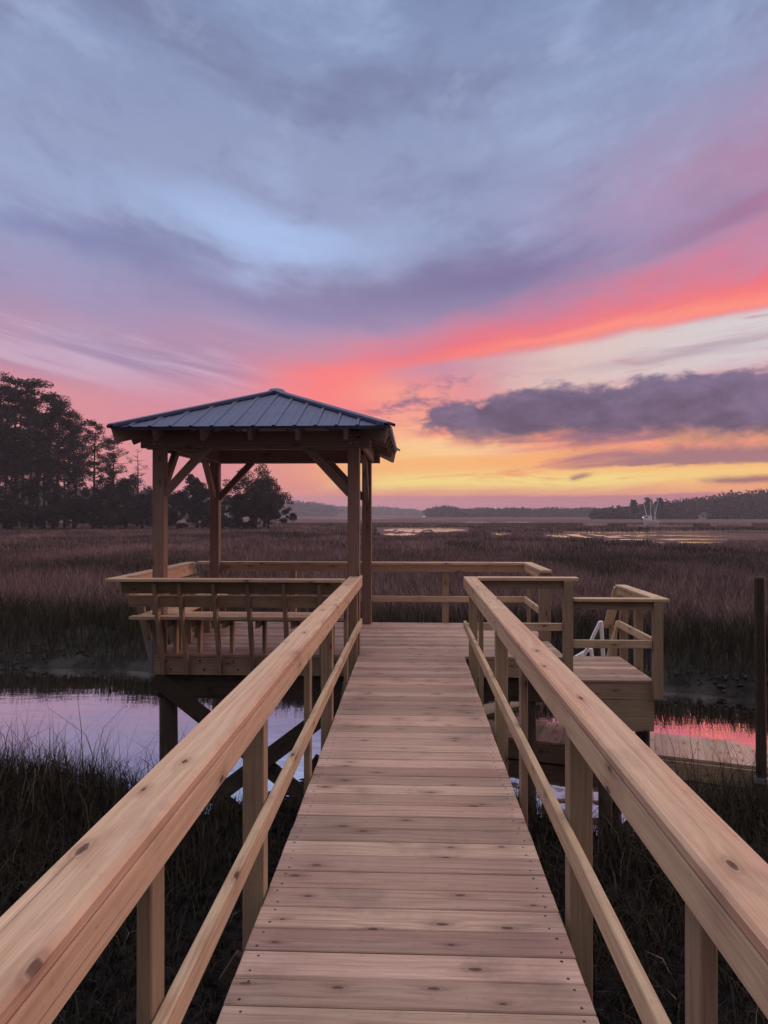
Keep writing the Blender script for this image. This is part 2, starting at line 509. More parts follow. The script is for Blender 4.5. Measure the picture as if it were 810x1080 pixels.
ZEN = (1.58, 1.39, 1.31, 1)
BACK = (.155, .125, .13, 1)
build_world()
sl = bpy.data.lights.new('sun', 'SUN'); sl.energy = 1.15; sl.angle = R(30); sl.color = (1, .53, .42)
so = bpy.data.objects.new('sun', sl); COL.objects.link(so)
so.rotation_euler = V((math.sin(SUN_AZ) * math.cos(SUN_EL), math.cos(SUN_AZ) * math.cos(SUN_EL), math.sin(SUN_EL))).to_track_quat('Z', 'Y').to_euler()

# ------------------------------------------------------------------ camera
cam = bpy.data.cameras.new('camera'); co = bpy.data.objects.new('camera', cam); COL.objects.link(co)
cam.sensor_fit = 'VERTICAL'; cam.sensor_height = 36; cam.lens = 740 / 1080 * 36
cam.clip_start = .05; cam.clip_end = 6000
co.location = (0, 0, 1.6)
YAW = math.atan(30 / 740); PITCH = math.atan(3 / 740)
co.rotation_euler = (math.pi / 2 + PITCH, 0, YAW)
S.camera = co
S.view_settings.view_transform = 'Standard'; S.view_settings.look = 'None'
S.view_settings.exposure = 0; S.view_settings.gamma = 1
S.cycles.max_bounces = 8; S.cycles.volume_bounces = 1; S.cycles.transparent_max_bounces = 8
S.cycles.use_denoising = True


def onz(px, py, z):
    """ground point (at height z) that the survey pixel of the 810x1080 photograph lies on"""
    a = (px - 405) / 740; b = -(py - 543) / 740
    c, s = math.cos(YAW), math.sin(YAW)
    t = (z - 1.6) / b
    return ((-s + a * c) * t, (c + a * s) * t)


def at_dist(px, D):
    a = (px - 405) / 740
    c, s = math.cos(YAW), math.sin(YAW)
    return ((-s + a * c) * D, (c + a * s) * D)


# ------------------------------------------------------------------ terrain and water
WATER = -1.62


def vnoise(x, y, seed=0):
    x = np.asarray(x, float); y = np.asarray(y, float)
    xi = np.floor(x).astype(np.int64); yi = np.floor(y).astype(np.int64)
    fx = x - xi; fy = y - yi
    fx = fx * fx * (3 - 2 * fx); fy = fy * fy * (3 - 2 * fy)

    def h(a, b):
        n = (a * 374761393 + b * 668265263 + seed * 974634777) & 0x7fffffff
        n = ((n ^ (n >> 13)) * 1274126177) & 0x7fffffff
        return ((n ^ (n >> 16)) & 0xffff) / 65535.
    return (h(xi, yi) * (1 - fx) + h(xi + 1, yi) * fx) * (1 - fy) + (h(xi, yi + 1) * (1 - fx) + h(xi + 1, yi + 1) * fx) * fy


def fbm(x, y, seed=0, o=4):
    s = 0; a = .5
    for i in range(o):
        s = s + a * vnoise(np.asarray(x) * 2 ** i, np.asarray(y) * 2 ** i, seed + i); a *= .5
    return s / (1 - .5 ** o)


def sstep(x, a, b):
    t = np.clip((x - a) / (b - a), 0, 1)
    return t * t * (3 - 2 * t)


def shore_near(x):
    return 8.3 - .22 * np.clip(x, -8, 1.5) + 1.15 * sstep(x, 2.3, 3.4) + 1.0 * np.exp(-((x - 1.0) / .75) ** 2) + (fbm(x * .35, x * 0 + 2.2, 5) - .5) * 1.6


def shore_far(x):
    return 13.5 - .17 * np.clip(x, -14, 14) + (fbm(x * .25, x * 0 + 8.8, 9) - .5) * 1.6


def ground_z(x, y):
    x = np.asarray(x, float); y = np.asarray(y, float)
    yn = shore_near(x); yf = shore_far(x)
    lump = (fbm(x * 1.3, y * 1.3, 21) - .5)
    near = -1.22 - .045 * np.clip(y, -10, 8) + lump * .16
    near = near - .55 * sstep(y - yn, -1.6, .4)
    far = -2.1 + .78 * sstep(y - yf, -.9, .35) + .24 * sstep(y - yf, .2, 1.6) + lump * .22 * sstep(y - yf, -.5, 1.) * (1 - sstep(y, 60, 140) * .9)
    rough = (fbm(x * 4.1, y * 4.1, 71, 3) - .5) * .09 * (1 - sstep(y, 20, 26))
    far = far + rough * sstep(y - yf, -.6, .2); near = near + rough * .2
    z = np.where(y < (yn + yf) / 2, np.maximum(near - 1.2 * sstep(y - yn, 0, 2.), -2.2), far)
    return z


def axis(lo, hi, step, mx, g=1.22):
    a = list(np.arange(lo, hi, step))
    s = step; p = a[-1]
    while p < mx: s *= g; p += s; a.append(min(p, mx))
    return a


ys = np.array(axis(-9, 24, .22, 1800)); ys = np.concatenate([[-40, -25, -15], ys])
xr = np.array(axis(0, 16, .3, 1600)); xs = np.concatenate([-xr[:0:-1], xr])
X, Y = np.meshgrid(xs, ys)
Z = ground_z(X, Y)
nx, ny = len(xs), len(ys)
idx = np.arange(nx * ny).reshape(ny, nx)
F = np.stack([idx[:-1, :-1], idx[:-1, 1:], idx[1:, 1:], idx[1:, :-1]], -1).reshape(-1, 4)

m, g, b = material('marsh_mud')
geo = g.node('ShaderNodeNewGeometry')
pz = g.sep(geo.outputs['Position'])
n1 = g.noise(geo.outputs['Position'], .8, 5., .6); n2 = g.noise(geo.outputs['Position'], 9., 5., .65)
n3 = g.noise(g.xyz(pz[0] * .02, pz[1] * .06, 0.), 1., 5., .6)
mud = g.mix(g.ss(n2, .35, .65), (.003, .003, .0035, 1), (.016, .015, .018, 1))
turf = g.mix(n3, (.085, .06, .064, 1), (.18, .122, .13, 1))
g.put(b.inputs['Base Color'], g.mix(g.ss(pz[1] + n1 * 4., 17., 23.), mud, turf))
g.put(b.inputs['Roughness'], g.mix(g.ss(pz[1], 16., 20.), g.mix(g.ss(pz[1], 9., 11.), (.85, .85, .85, 1), g.mix(g.ss(n1, .4, .6), (.28, .28, .28, 1), (.8, .8, .8, 1))), (.95, .95, .95, 1)))
g.put(b.inputs['Specular IOR Level'], g.ss(pz[1], 9., 11.) * g.ss(pz[1], 20., 16.) * .16)
bp = g.node('ShaderNodeBump', {'Strength': .9, 'Distance': .022, 'Height': n2 + n1 * 2.})
g.put(b.inputs['Normal'], bp.outputs[0])
M['mud'] = m
o = np_mesh('ground', np.stack([X, Y, Z], -1).reshape(-1, 3), F, M['mud'], smooth=True)
tag(o, 'dark marsh mud and flat salt marsh ground', 'ground', kind='structure')

m, g, b = material('creek_water')
geo = g.node('ShaderNodeNewGeometry')
p = g.sep(geo.outputs['Position'])
w1 = g.noise(g.xyz(p[0] * 1.2, p[1] * 2.6, 0.), 1., 3., .5); w2 = g.noise(g.xyz(p[0] * 7., p[1] * 12., 0.), 1., 2., .5)
b.inputs['Base Color'].default_value = (.74, .70, .70, 1)
b.inputs['Metallic'].default_value = 1.
b.inputs['Roughness'].default_value = .03
calm = g.ss(g.noise(g.xyz(p[0] * .3, p[1] * .5, 4.), 1., 2.), .42, .6)
bp = g.node('ShaderNodeBump', {'Strength': 1., 'Distance': .0045, 'Height': w1 + w2 * .18 * calm})
g.put(b.inputs['Normal'], bp.outputs[0])
M['water'] = m
m, g, b = material('tidal_pool_water')
b.inputs['Base Color'].default_value = (.97, .93, .94, 1); b.inputs['Metallic'].default_value = 1.; b.inputs['Roughness'].default_value = .06
geo = g.node('ShaderNodeNewGeometry'); p = g.sep(geo.outputs['Position'])
bp = g.node('ShaderNodeBump', {'Strength': 1., 'Distance': .02, 'Height': g.noise(g.xyz(p[0] * .25, p[1] * .5, 0.), 1., 3.)})
g.put(b.inputs['Normal'], bp.outputs[0])
M['pool'] = m
mb = MB(); mb.poly([(-90, 5, WATER), (90, 5, WATER), (90, 22, WATER), (-90, 22, WATER)])
tag(mb.build('water', M['water']), 'still tidal creek reflecting the sunset', 'creek', kind='structure')

# pools and channels out on the marsh: flat irregular sheets a few mm above the flats
PZ = float(ground_z(0., 400.))


def pool(px0, px1, py0, py1, seed):
    n = 46; r = random.Random(seed); top = []; bot = []
    for i in range(n + 1):
        t = i / n; px = px0 + (px1 - px0) * t
        e = min(1, 4 * t, 4 * (1 - t))
        mid_ = (py0 + py1) / 2; h_ = (py1 - py0) / 2 * e
        wob = math.sin(t * 9 + seed) * .5 + math.sin(t * 23 + seed * 3) * .4 + math.sin(t * 47 + seed * 5) * .3
        top.append(onz(px, mid_ - h_ * (.75 + .25 * wob + .2 * r.random()) - .03, PZ))
        bot.append(onz(px, mid_ + h_ * (.75 - .3 * wob + .3 * r.random()) + .03, PZ))
    mb = MB(); zz = .012 + .002 * (seed % 7)
    for i in range(n):
        q = [bot[i], bot[i + 1], top[i + 1], top[i]]
        mb.poly([(a[0], a[1], PZ + zz) for a in q])
    return mb


POOLS = [(400, 492, 556.8, 561.5), (404, 440, 562.4, 565), (521, 536, 562.2, 564.6), (576, 640, 563.5, 566.5), (596, 700, 561.0, 562.6), (688, 850, 560.2, 562.6), (640, 764, 564.0, 565.6), (716, 850, 564.4, 567.0), (585, 690, 565.6, 567.2),
         (640, 810, 568.2, 569.9), (690, 762, 571.6, 573.2), (697, 728, 554.3, 555.4), (752, 790, 553.2, 554.6), (618, 638, 552.8, 554.0),
         (300, 425, 546.6, 547.5), (446, 474, 547.6, 548.8), (488, 516, 550.2, 551.4), (528, 562, 550.2, 551.2), (664, 700, 553.9, 555.2)]
for i, q in enumerate(POOLS):
    tag(pool(*q, i).build('tidal_pool', M['pool']), 'shallow bright tidal water lying in the far marsh', 'tidal pool', kind='structure')


def in_pool(x, y):
    c, s = math.cos(YAW), math.sin(YAW)
    w = -s * x + c * y
    px = 405 + 740 * (c * x + s * y) / w; py = 543 + 740 * (1.6 - PZ) / w
    k = np.zeros(np.shape(x), bool)
    for a, b_, t, u in POOLS: k |= (px > a - 3) & (px < b_ + 3) & (py > t - .5) & (py < u + .5 + (u - 543) * .12)
    return k


# ------------------------------------------------------------------ grasses
def blades(x, y, h, w, lean, tint, tipdrop=.0, seed=0):
    """one bent tapering strip per blade: 5 verts, 3 triangles"""
    r = np.random.default_rng(seed)
    n = len(x)
    z = ground_z(x, y) - .03
    a = r.uniform(0, 2 * np.pi, n)
    face = r.uniform(0, np.pi, n) * .8 - .4 * np.pi       # mostly broad-side to the creek
    wx, wy = np.cos(face) * w / 2, np.sin(face) * w / 2
    dx, dy = np.cos(a) * lean * h, np.sin(a) * lean * h
    v = np.empty((n, 5, 3))
    mx, my, mz = x + dx * .3, y + dy * .3, z + h * .58
    v[:, 0] = np.stack([x - wx, y - wy, z], -1); v[:, 1] = np.stack([x + wx, y + wy, z], -1)
    v[:, 2] = np.stack([mx - wx * .75, my - wy * .75, mz], -1); v[:, 3] = np.stack([mx + wx * .75, my + wy * .75, mz], -1)
    v[:, 4] = np.stack([x + dx, y + dy, z + h * (1 - tipdrop * r.random(n))], -1)
    b = np.arange(n)[:, None] * 5
    f = np.concatenate([b + [[0, 1, 3]], b + [[0, 3, 2]], b + [[2, 3, 4]]], 0)
    t = np.repeat(tint, 5)
    return v.reshape(-1, 3), f, t


def scatter(n, y0, y1, spread, pad, seed):
    r = np.random.default_rng(seed)
    y = y0 + (y1 - y0) * r.random(n) ** .8
    x = (r.random(n) * 2 - 1) * (spread * y + pad) - y * .03
    return x, y, r


VV, FF, TT = [], [], []


def put(v, f, t):
    o = sum(len(q) for q in VV)
    VV.append(v); FF.append(f + o); TT.append(t)


def flush(name, mat, label, cat):
    o = np_mesh(name, np.concatenate(VV), np.concatenate(FF), mat, np.concatenate(TT))
    VV.clear(); FF.clear(); TT.clear()
    return tag(o, label, cat, kind='stuff')


# creek edge, tall and greenish
x, y, r = scatter(80000, 12.0, 23, .66, 2, 1)
d = y - shore_far(x); clump = fbm(x * .8, y * .8, 31)
k = (d > -.05 + (clump - .5) * 1.5) & (r.random(len(x)) < .45 + clump * .7)
x, y, d, clump = x[k], y[k], d[k], clump[k]
r = np.random.default_rng(2)
h = (.52 + .35 * r.random(len(x))) * (.65 + .7 * clump) * (.45 + .6 * sstep(d, .0, 2.2))
brown = sstep(d + (clump - .5) * 3, 1.4, 4.0)
t = np.clip((.06 + .3 * r.random(len(x))) * (1 - brown) + brown * (.36 + .5 * r.random(len(x)) + .3 * (clump - .5)), 0, 1)
put(*blades(x, y, h, .012 + .014 * r.random(len(x)), .15 + .3 * r.random(len(x)), t, .1, 3))
# middle marsh
for (n, y0, y1, w, hh, sd) in ((90000, 21, 44, .035, .66, 4), (70000, 40, 95, .085, .64, 5), (60000, 90, 210, .2, .6, 6)):
    x, y, r = scatter(n, y0, y1, .66, 3, sd)
    clump = fbm(x * .25, y * .12, 41) * .6 + fbm(x * .05, y * .022, 43) * .4
    k = ~in_pool(x, y)
    x, y, clump = x[k], y[k], clump[k]; r = np.random.default_rng(sd + 20)
    h = hh * (.65 + .35 * r.random(len(x))) * (.7 + .6 * clump)
    t = np.clip(.30 + .42 * r.random(len(x)) + 1.3 * (clump - .5), .05, 1)
    put(*blades(x, y, h, w * (.6 + .8 * r.random(len(x))), .1 + .22 * r.random(len(x)), t, .1, sd + 50))
flush('marsh_grass', M['marsh'], 'brown and mauve cordgrass covering the marsh beyond the creek', 'marsh grass')

# oyster shell and mud clods along the tide line
r = np.random.default_rng(77); n = 2600
x = r.uniform(-11, 9, n); d = r.normal(.25, .45, n); y = shore_far(x) + d
k = (fbm(x * .7, y * 1.4, 81) + r.normal(0, .06, n) > .5) & (ground_z(x, y) > -1.66); x, y = x[k], y[k]; n = len(x)
sz = (.015 + .05 * r.random(n) ** 2.2)[:, None, None]
octa = np.array([(1, 0, 0), (-1, 0, 0), (0, 1, 0), (0, -1, 0), (0, 0, 1), (0, 0, -1)], float)
v = octa[None] * sz * r.uniform(.5, 1.4, (n, 6, 1)) * np.array([1.3, 1, .7]) + r.normal(0, .2, (n, 6, 3)) * sz
v += np.stack([x, y, ground_z(x, y)], -1)[:, None]
fo = np.array([(0, 2, 4), (2, 1, 4), (1, 3, 4), (3, 0, 4), (2, 0, 5), (1, 2, 5), (3, 1, 5), (0, 3, 5)])
clod = np_mesh('oyster_litter', v.reshape(-1, 3), (np.arange(n)[:, None, None] * 6 + fo[None]).reshape(-1, 3), simple('oyster_and_clods', (.05, .048, .055, 1), .8, 0, 0, 14., .2, .7))
tag(clod, 'rough clods and oyster shells along the far tide line', 'oyster shells', kind='stuff')

# near bank
x, y, r = scatter(150000, .3, 10.4, .55, 4.6, 8)
d = shore_near(x) - y; clump = fbm(x * .9, y * .9, 51)
k = (d > -.15) & ((np.abs(x) > -1)) & (r.random(len(x)) < clump * 1.4)
x, y, d, clump = x[k], y[k], d[k], clump[k]; r = np.random.default_rng(9)
side = np.clip((np.abs(x + .2) - 1.1) / 1.6, 0, 1)
h = (.10 + .26 * r.random(len(x))) * (.45 + .9 * side) * (.6 + .8 * clump)
t = np.clip(.15 + .62 * r.random(len(x)) + (r.random(len(x)) > .985) * .35, 0, 1)
put(*blades(x, y, h, .005 + .007 * r.random(len(x)), .3 + .75 * r.random(len(x)), t, .35, 10))


def tuft(cx, cy, n, rad, h0, h1, seed, lean=.35, w=.008, lift=0.):
    r = np.random.default_rng(seed)
    a = r.uniform(0, 2 * np.pi, n); q = rad * np.sqrt(r.random(n))
    x, y = cx + q * np.cos(a), cy + q * np.sin(a)
    h = h0 + (h1 - h0) * r.random(n) ** 1.7
    t = np.clip(.1 + lift + .75 * r.random(n) + (r.random(n) > .97) * .2, 0, .97)
    put(*blades(x, y, h, w * (.6 + .7 * r.random(n)), lean * (.3 + r.random(n)), t, .25, seed + 1))


rr = random.Random(5)
for i in range(44):     # the tall stand left of the pier
    cx = rr.uniform(-6.6, -2.7); cy = min(rr.uniform(5.6, 9.2), float(shore_near(np.array(cx))) - .1)
    tuft(cx, cy, rr.randint(80, 170), rr.uniform(.2, .5), .15, rr.uniform(.4, .9), 100 + i, .55)
for i in range(22):
    cx = rr.uniform(-4.4, -1.7); cy = rr.uniform(3.6, 7.2)
    tuft(cx, cy, rr.randint(60, 150), rr.uniform(.2, .4), .15, rr.uniform(.4, .65), 200 + i)
for i in range(30):     # right bank in front of the floating dock
    cx = rr.uniform(2.3, 5.2); cy = min(rr.uniform(5.4, 7.7), float(shore_near(np.array(cx))) - .05)
    tuft(cx, cy, rr.randint(70, 150), rr.uniform(.2, .45), .2, rr.uniform(.5, .8), 300 + i, .5)
for i in range(26):
    cx = rr.uniform(2.8, 4.8); cy = rr.uniform(6.9, 8.1)
    tuft(cx, cy, rr.randint(8, 18), rr.uniform(.15, .4), .5, rr.uniform(.9, 1.3), 440 + i, .45, .0075)
for i in range(70):
    cx = rr.uniform(-6.2, -2.2); cy = rr.uniform(6.6, 8.8)
    tuft(cx, cy, rr.randint(6, 18), rr.uniform(.2, .6), .5, rr.uniform(.9, 1.55), 360 + i, .55, .0085, .22)
flush('bank_grass', M['bank'], 'dark tangled grass on the near creek bank under the boardwalk', 'bank grass')

# ------------------------------------------------------------------ boardwalk
XL, XR = -.615, .587
CAP = .9
walk = thing('boardwalk', (0, 3.5, 0), 'long straight pine boardwalk with two handrails leading out to the roofed platform', 'boardwalk')


def decking(x0, x1, y0, y1, z, joists, w=.1395, gap=.0055, jit=.004):
    mb = MB(); y = y0
    while y < y1 - .02:
        e = min(y + w, y1)
        zz = z + random.uniform(-.0012, .0012)
        mb.box(x0 - random.uniform(0, jit), x1 + random.uniform(0, jit), y, e, zz - .036, zz, 0, .004)
        if e - y > .1:
            for jx in joists:
                for fy in (.027, w - .027):
                    cx, cy = jx + random.uniform(-.012, .012), y + fy + random.uniform(-.008, .008)
                    rd = random.uniform(.0048, .0066)
                    mb.poly([(cx + rd * math.cos(t * math.pi / 4), cy + rd * math.sin(t * math.pi / 4), zz + .0006) for t in range(8)], 1)
        y = e + gap
    return mb


decking(XL, XR, -1.2, 7.965, 0, (XL + .05, XR - .05)).build('decking', [M['deck'], M['screw']], walk)
for x0 in (XL + .012, -.035, XR - .05):
    mb = MB(); mb.box(x0, x0 + .038, -1.2, 7.9, -.235, -.0395, 1); mb.build('joist', M['post'], walk)


def railing(side, xi, posts, yend):
    """cap flat on top, board on edge under it, lower rail, posts outside the deck edge; side -1 left, +1 right"""
    s = side
    xa, xb = sorted((xi, xi + s * .142))
    yj = 5.42 if s < 0 else 5.24
    mb = MB(); mb.box(xa, xb, -1.2, yj, CAP - .038, CAP, 1, .009, r=.55); mb.box(xa + .002, xb + .002, yj + .0005, yend, CAP - .0385, CAP - .0005, 1, .009, r=.42)
    rail = mb.build('cap_rail', M['rail'], walk)
    xa, xb = sorted((xi + s * .0015, xi + s * .036))
    mb = MB(); mb.box(xa, xb, -1.2, yend - .004, CAP - .128, CAP - .0395, 1, .004, r=.62); mb.build('top_rail_board', M['rail'], rail)
    mb = MB(); mb.box(xa, xb, -1.2, yend - .006, .312, .396, 1, .004, r=.5); mb.build('lower_rail', M['rail'], rail)
    edge = XL if s < 0 else XR
    for i, (yc, big) in enumerate(posts):
        mb = MB(); w = .089 if big else .038
        o_ = max(abs(edge), abs(xi) + .037) + .002
        xa, xb = sorted((s * o_, s * (o_ + w)))
        mb.box(xa, xb, yc - .0445, yc + .0445, -.30 if not big else -1.75, CAP - .0395, 2, .004)
        mb.build('rail_post', M['post'], rail)


railing(-1, -.583, [(.45, 1), (1.70, 0), (2.96, 1), (4.29, 0), (5.47, 1), (6.76, 0), (7.92, 1)], 8.16)
railing(1, .578, [(.3, 1), (1.58, 0), (2.83, 1), (4.06, 0), (5.27, 1), (6.55, 0), (7.69, 1)], 8.03)
for yc in (2.96, 5.47):
    for s, x0 in ((-1, -.48), (1, .45)):
        mb = MB(); mb.tube([(x0, yc + .16, -2.3), (x0, yc + .16, -.24)], .085, 12); mb.build('piling', M['dark'], walk)
    mb = MB(); mb.beam((-.8, yc + .06, -.35), (.75, yc + .06, -1.35), .038, .14, (0, 0, 1)); mb.build('cross_brace', M['dark'], walk)
    mb = MB(); mb.beam((-.8, yc + .245, -1.35), (.75, yc + .245, -.35), .038, .14, (0, 0, 1)); mb.build('cross_brace', M['dark'], walk)
mb = MB(); mb.beam((-.75, 5.5, -1.35), (-.75, 7.75, -.3), .038, .14); mb.build('side_brace', M['dark'], walk)

# ------------------------------------------------------------------ platform
PX0, PX1, PY0, PY1 = -3.0, 1.72, 7.97, 10.44
plat = thing('pier_platform', (-.6, 9.2, 0), 'wide wooden platform on dark pilings over the creek beneath the gazebo', 'platform')
decking(PX0, PX1, PY0 + .0, PY1, 0, (-2.9, -2.1, -1.3, -.5, .3, 1.1, 1.65)).build('decking', [M['deck'], M['screw']], plat)
for nm, bx in (('rim_joist', (PX0 + .004, XL - .012, PY0 + .006, PY0 + .044, -.24, -.0375)), ('rim_joist', (XR + .066, PX1 - .004, PY0 + .006, PY0 + .044, -.24, -.0375)),
               ('rim_joist', (PX0 + .004, PX1 - .004, PY1 - .044, PY1 - .006, -.24, -.0375)),
               ('rim_joist', (PX0 + .006, PX0 + .044, PY0 + .046, PY1 - .046, -.24, -.0375)), ('rim_joist', (PX1 - .044, PX1 - .006, PY0 + .046, PY1 - .046, -.24, -.0375))):
    mb = MB(); mb.box(*bx); mb.build(nm, M['post'], plat)
mb = MB()
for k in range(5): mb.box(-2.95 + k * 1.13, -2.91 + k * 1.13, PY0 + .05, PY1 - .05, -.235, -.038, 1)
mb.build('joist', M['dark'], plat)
for yb in (8.12, 10.28):
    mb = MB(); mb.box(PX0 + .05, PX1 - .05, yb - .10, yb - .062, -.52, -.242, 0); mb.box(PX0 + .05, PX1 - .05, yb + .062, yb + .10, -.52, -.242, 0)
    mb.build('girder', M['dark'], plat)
    for xp in (-2.86, -.72, 1.33):
        mb = MB(); mb.tube([(xp, yb, -2.6), (xp + .01, yb, -1.4), (xp, yb, -.244)], [.115, .108, .10] if xp < 0 else [.085, .08, .078], 14)
        mb.build('piling', M['dark'], plat)
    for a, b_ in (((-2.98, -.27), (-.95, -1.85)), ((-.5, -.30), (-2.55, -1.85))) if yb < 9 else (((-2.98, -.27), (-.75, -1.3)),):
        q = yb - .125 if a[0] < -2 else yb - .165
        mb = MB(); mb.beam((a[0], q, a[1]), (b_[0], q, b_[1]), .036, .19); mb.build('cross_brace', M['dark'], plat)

for k in range(6):
    for z in (-.075, -.175):
        mb = MB(); bx0 = -2.83 + k * .39 + (.05 if z < -.1 else 0); mb.tube([(bx0, PY0 + .008, z), (bx0, PY0 - .004, z)], .011, 8); mb.build('bolt', M['screw'], plat)
# rear railing
mb = MB(); mb.box(-3.22, 1.765, 10.36, 10.50, CAP - .038, CAP, 0, .005); rear = mb.build('cap_rail', M['rail'], plat)
mb = MB(); mb.box(-3.08, 1.70, 10.405, 10.442, CAP - .140, CAP - .0395, 0); mb.build('top_rail_board', M['rail'], rear)
mb = MB(); mb.box(-.60, 1.70, 10.405, 10.442, .31, .395, 0); mb.build('lower_rail', M['rail'], rear)
mb = MB(); mb.box(-2.85, -.74, 10.405, 10.442, .31, .395, 0); mb.build('lower_rail', M['rail'], rear)
for xp in (.49, -1.79):
    mb = MB(); mb.box(xp - .0445, xp + .0445, 10.4435, 10.53, -.2, CAP - .0395, 2); mb.build('rail_post', M['post'], rear)
# right railing up to the stair gap
mb = MB(); mb.box(1.625, 1.765, 8.95, 10.358, CAP - .038, CAP, 1, .005); rr_ = mb.build('cap_rail', M['rail'], plat)
mb = MB(); mb.box(1.64, 1.676, 9.10, 10.40, CAP - .128, CAP - .0395, 1); mb.build('top_rail_board', M['rail'], rr_)
mb = MB(); mb.box(1.64, 1.676, 9.10, 10.40, .31, .395, 1); mb.build('lower_rail', M['rail'], rr_)
mb = MB(); mb.box(1.615, 1.75, 8.965, 9.095, -.6, CAP - .0395, 2); mb.build('rail_post', M['beam'], rr_)
mb = MB(); mb.box(1.68, 1.718, 10.30, 10.389, -.2, CAP - .0395, 2); mb.build('rail_post', M['post'], rr_)
# near right railing, turning off the boardwalk
mb = MB(); mb.box(.722, 1.85, 7.885, 8.028, CAP - .038, CAP, 0, .005); nr = mb.build('cap_rail', M['rail'], plat)
mb = MB(); mb.box(.72, 1.68, 7.93, 7.966, CAP - .128, CAP - .0395, 0); mb.build('top_rail_board', M['post'], nr)
mb = MB(); mb.box(.72, 1.68, 7.93, 7.966, .30, .385, 0); mb.build('lower_rail', M['rail'], nr)
mb = MB(); mb.box(1.685, 1.785, 7.875, 7.972, -.17, CAP - .0395, 2); mb.build('rail_post', M['post'], nr)

# ------------------------------------------------------------------ gazebo
GX0, GX1, GY0, GY1 = -2.925, -.67, 8.03, 10.31
GCX, GCY = (GX0 + GX1) / 2, (GY0 + GY1) / 2
gaz = thing('gazebo', (GCX, GCY, 0), 'open timber gazebo with a slate blue hipped metal roof over the platform', 'gazebo')
P = .068
for x in (GX0, GX1):
    for y in (GY0, GY1):
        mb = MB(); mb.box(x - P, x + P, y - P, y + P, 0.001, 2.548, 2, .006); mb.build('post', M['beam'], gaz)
BZ0, BZ1 = 2.365, 2.55
for y in (GY0, GY1):
    for dy in (-P - .041, P + .003):
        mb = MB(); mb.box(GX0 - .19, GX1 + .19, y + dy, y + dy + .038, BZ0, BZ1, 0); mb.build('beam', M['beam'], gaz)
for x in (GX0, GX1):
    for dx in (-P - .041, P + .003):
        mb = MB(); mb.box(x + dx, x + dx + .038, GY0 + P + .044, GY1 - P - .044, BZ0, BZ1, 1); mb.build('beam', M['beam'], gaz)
for x in (GX0, GX1):
    for z in (2.415, 2.50):
        for dx in (-.03, .03):
            mb = MB(); yy = GY0 - P - .041; mb.tube([(x + dx, yy + .004, z), (x + dx, yy - .008, z)], .012, 8); mb.build('bolt', M['galv'], gaz)
BL = .56
for x, sx in ((GX0, 1), (GX1, -1)):
    for y, sy in ((GY0, 1), (GY1, -1)):
        mb = MB(); mb.beam((x + sx * (P - .02), y, 1.84), (x + sx * (P + BL), y, BZ0 + .10), .07, .089, (0, 0, 1)); mb.build('brace', M['beam'], gaz)
        mb = MB(); mb.beam((x, y + sy * (P - .02), 1.84), (x, y + sy * (P + BL), BZ0 + .10), .07, .089, (0, 0, 1)); mb.build('brace', M['beam'], gaz)
EX0, EX1, EY0, EY1 = -3.345, -.24, 7.60, 10.73
AX, AY, EZ, AZ = (EX0 + EX1) / 2, (EY0 + EY1) / 2, 2.572, 3.215
apex = V((AX, AY, AZ))
cor = [V((EX0, EY0, EZ)), V((EX1, EY0, EZ)), V((EX1, EY1, EZ)), V((EX0, EY1, EZ))]
mb = MB()
for k in range(4):
    a, b_ = cor[k], cor[(k + 1) % 4]
    n = (b_ - a).cross(apex - a).normalized()
    if n.z < 0: n = -n
    t = .018
    mb.poly([a, b_, apex]); mb.poly([a - n * t, apex - n * t, b_ - n * t])
    mb.poly([a, a - n * t, b_ - n * t, b_])
    e = (b_ - a).normalized(); L = (b_ - a).length
    mid_ = (a + b_) / 2; up = (apex - mid_); H = up.length; up.normalize()
    nr_ = int(L / .2285)
    for i in range(-nr_ // 2 - 1, nr_ // 2 + 2):
        for off, hw, ht in ((0, .013, .015), (.076, .005, .003), (.152, .005, .003)):
            s = i * .2285 + off + .05
            if abs(s) > L / 2 - .05: continue
            ln = H * (1 - abs(s) / (L / 2)) - .03
            p0 = mid_ + e * s - up * .012; p1 = mid_ + e * s + up * ln
            q = lambda p, w_, h_: p + e * w_ + n * h_
            prof = ((-hw * 1.9, .0005), (-hw, ht), (hw, ht), (hw * 1.9, .0005))
            A_ = [q(p0, *c_) for c_ in prof]; B_ = [q(p1, *c_) for c_ in prof]
            for j in range(3): mb.poly([A_[j], A_[j + 1], B_[j + 1], B_[j]])
            mb.poly(A_[::-1]); mb.poly(B_)
    for row in (.10, .55, 1.0):        # screw rows
        for i in range(-14, 15):
            s = i * .2285 / 2 + .05 + .1142 / 2
            if abs(s) > (L / 2) * (1 - row / H) - .12: continue
            p0 = mid_ + e * s + up * row + n * .004
            mb.poly([p0 + (e * math.cos(t * math.pi / 3) + up * math.sin(t * math.pi / 3)) * .008 for t in range(6)], 1)
roof = mb.build('roof', [M['metal_roof'], M['screw']], gaz)
for k in range(4):
    mb = MB(); a = cor[k]
    d = (apex - a).normalized(); side = d.cross(V((0, 0, 1))).normalized(); n = side.cross(d)
    for sg in (-1, 1):
        # folded wing of the ridge cap lying down each slope
        w_ = side * sg * .085 - n * .014
        p0, p1 = a + d * .012 + n * .034, apex + d * .02 + n * .036
        q = [p0, p1, p1 + w_, p0 + w_]
        mb.poly(q if sg > 0 else q[::-1]); dn = n * -.032
        mb.poly([p0 + w_, p1 + w_, p1 + w_ + dn, p0 + w_ + dn])
    mb.poly([p0 + side * .085 - n * .014, p0, p0 - side * .085 - n * .014, p0 - n * .03])
    mb.build('hip_cap', M['metal_roof'], roof)
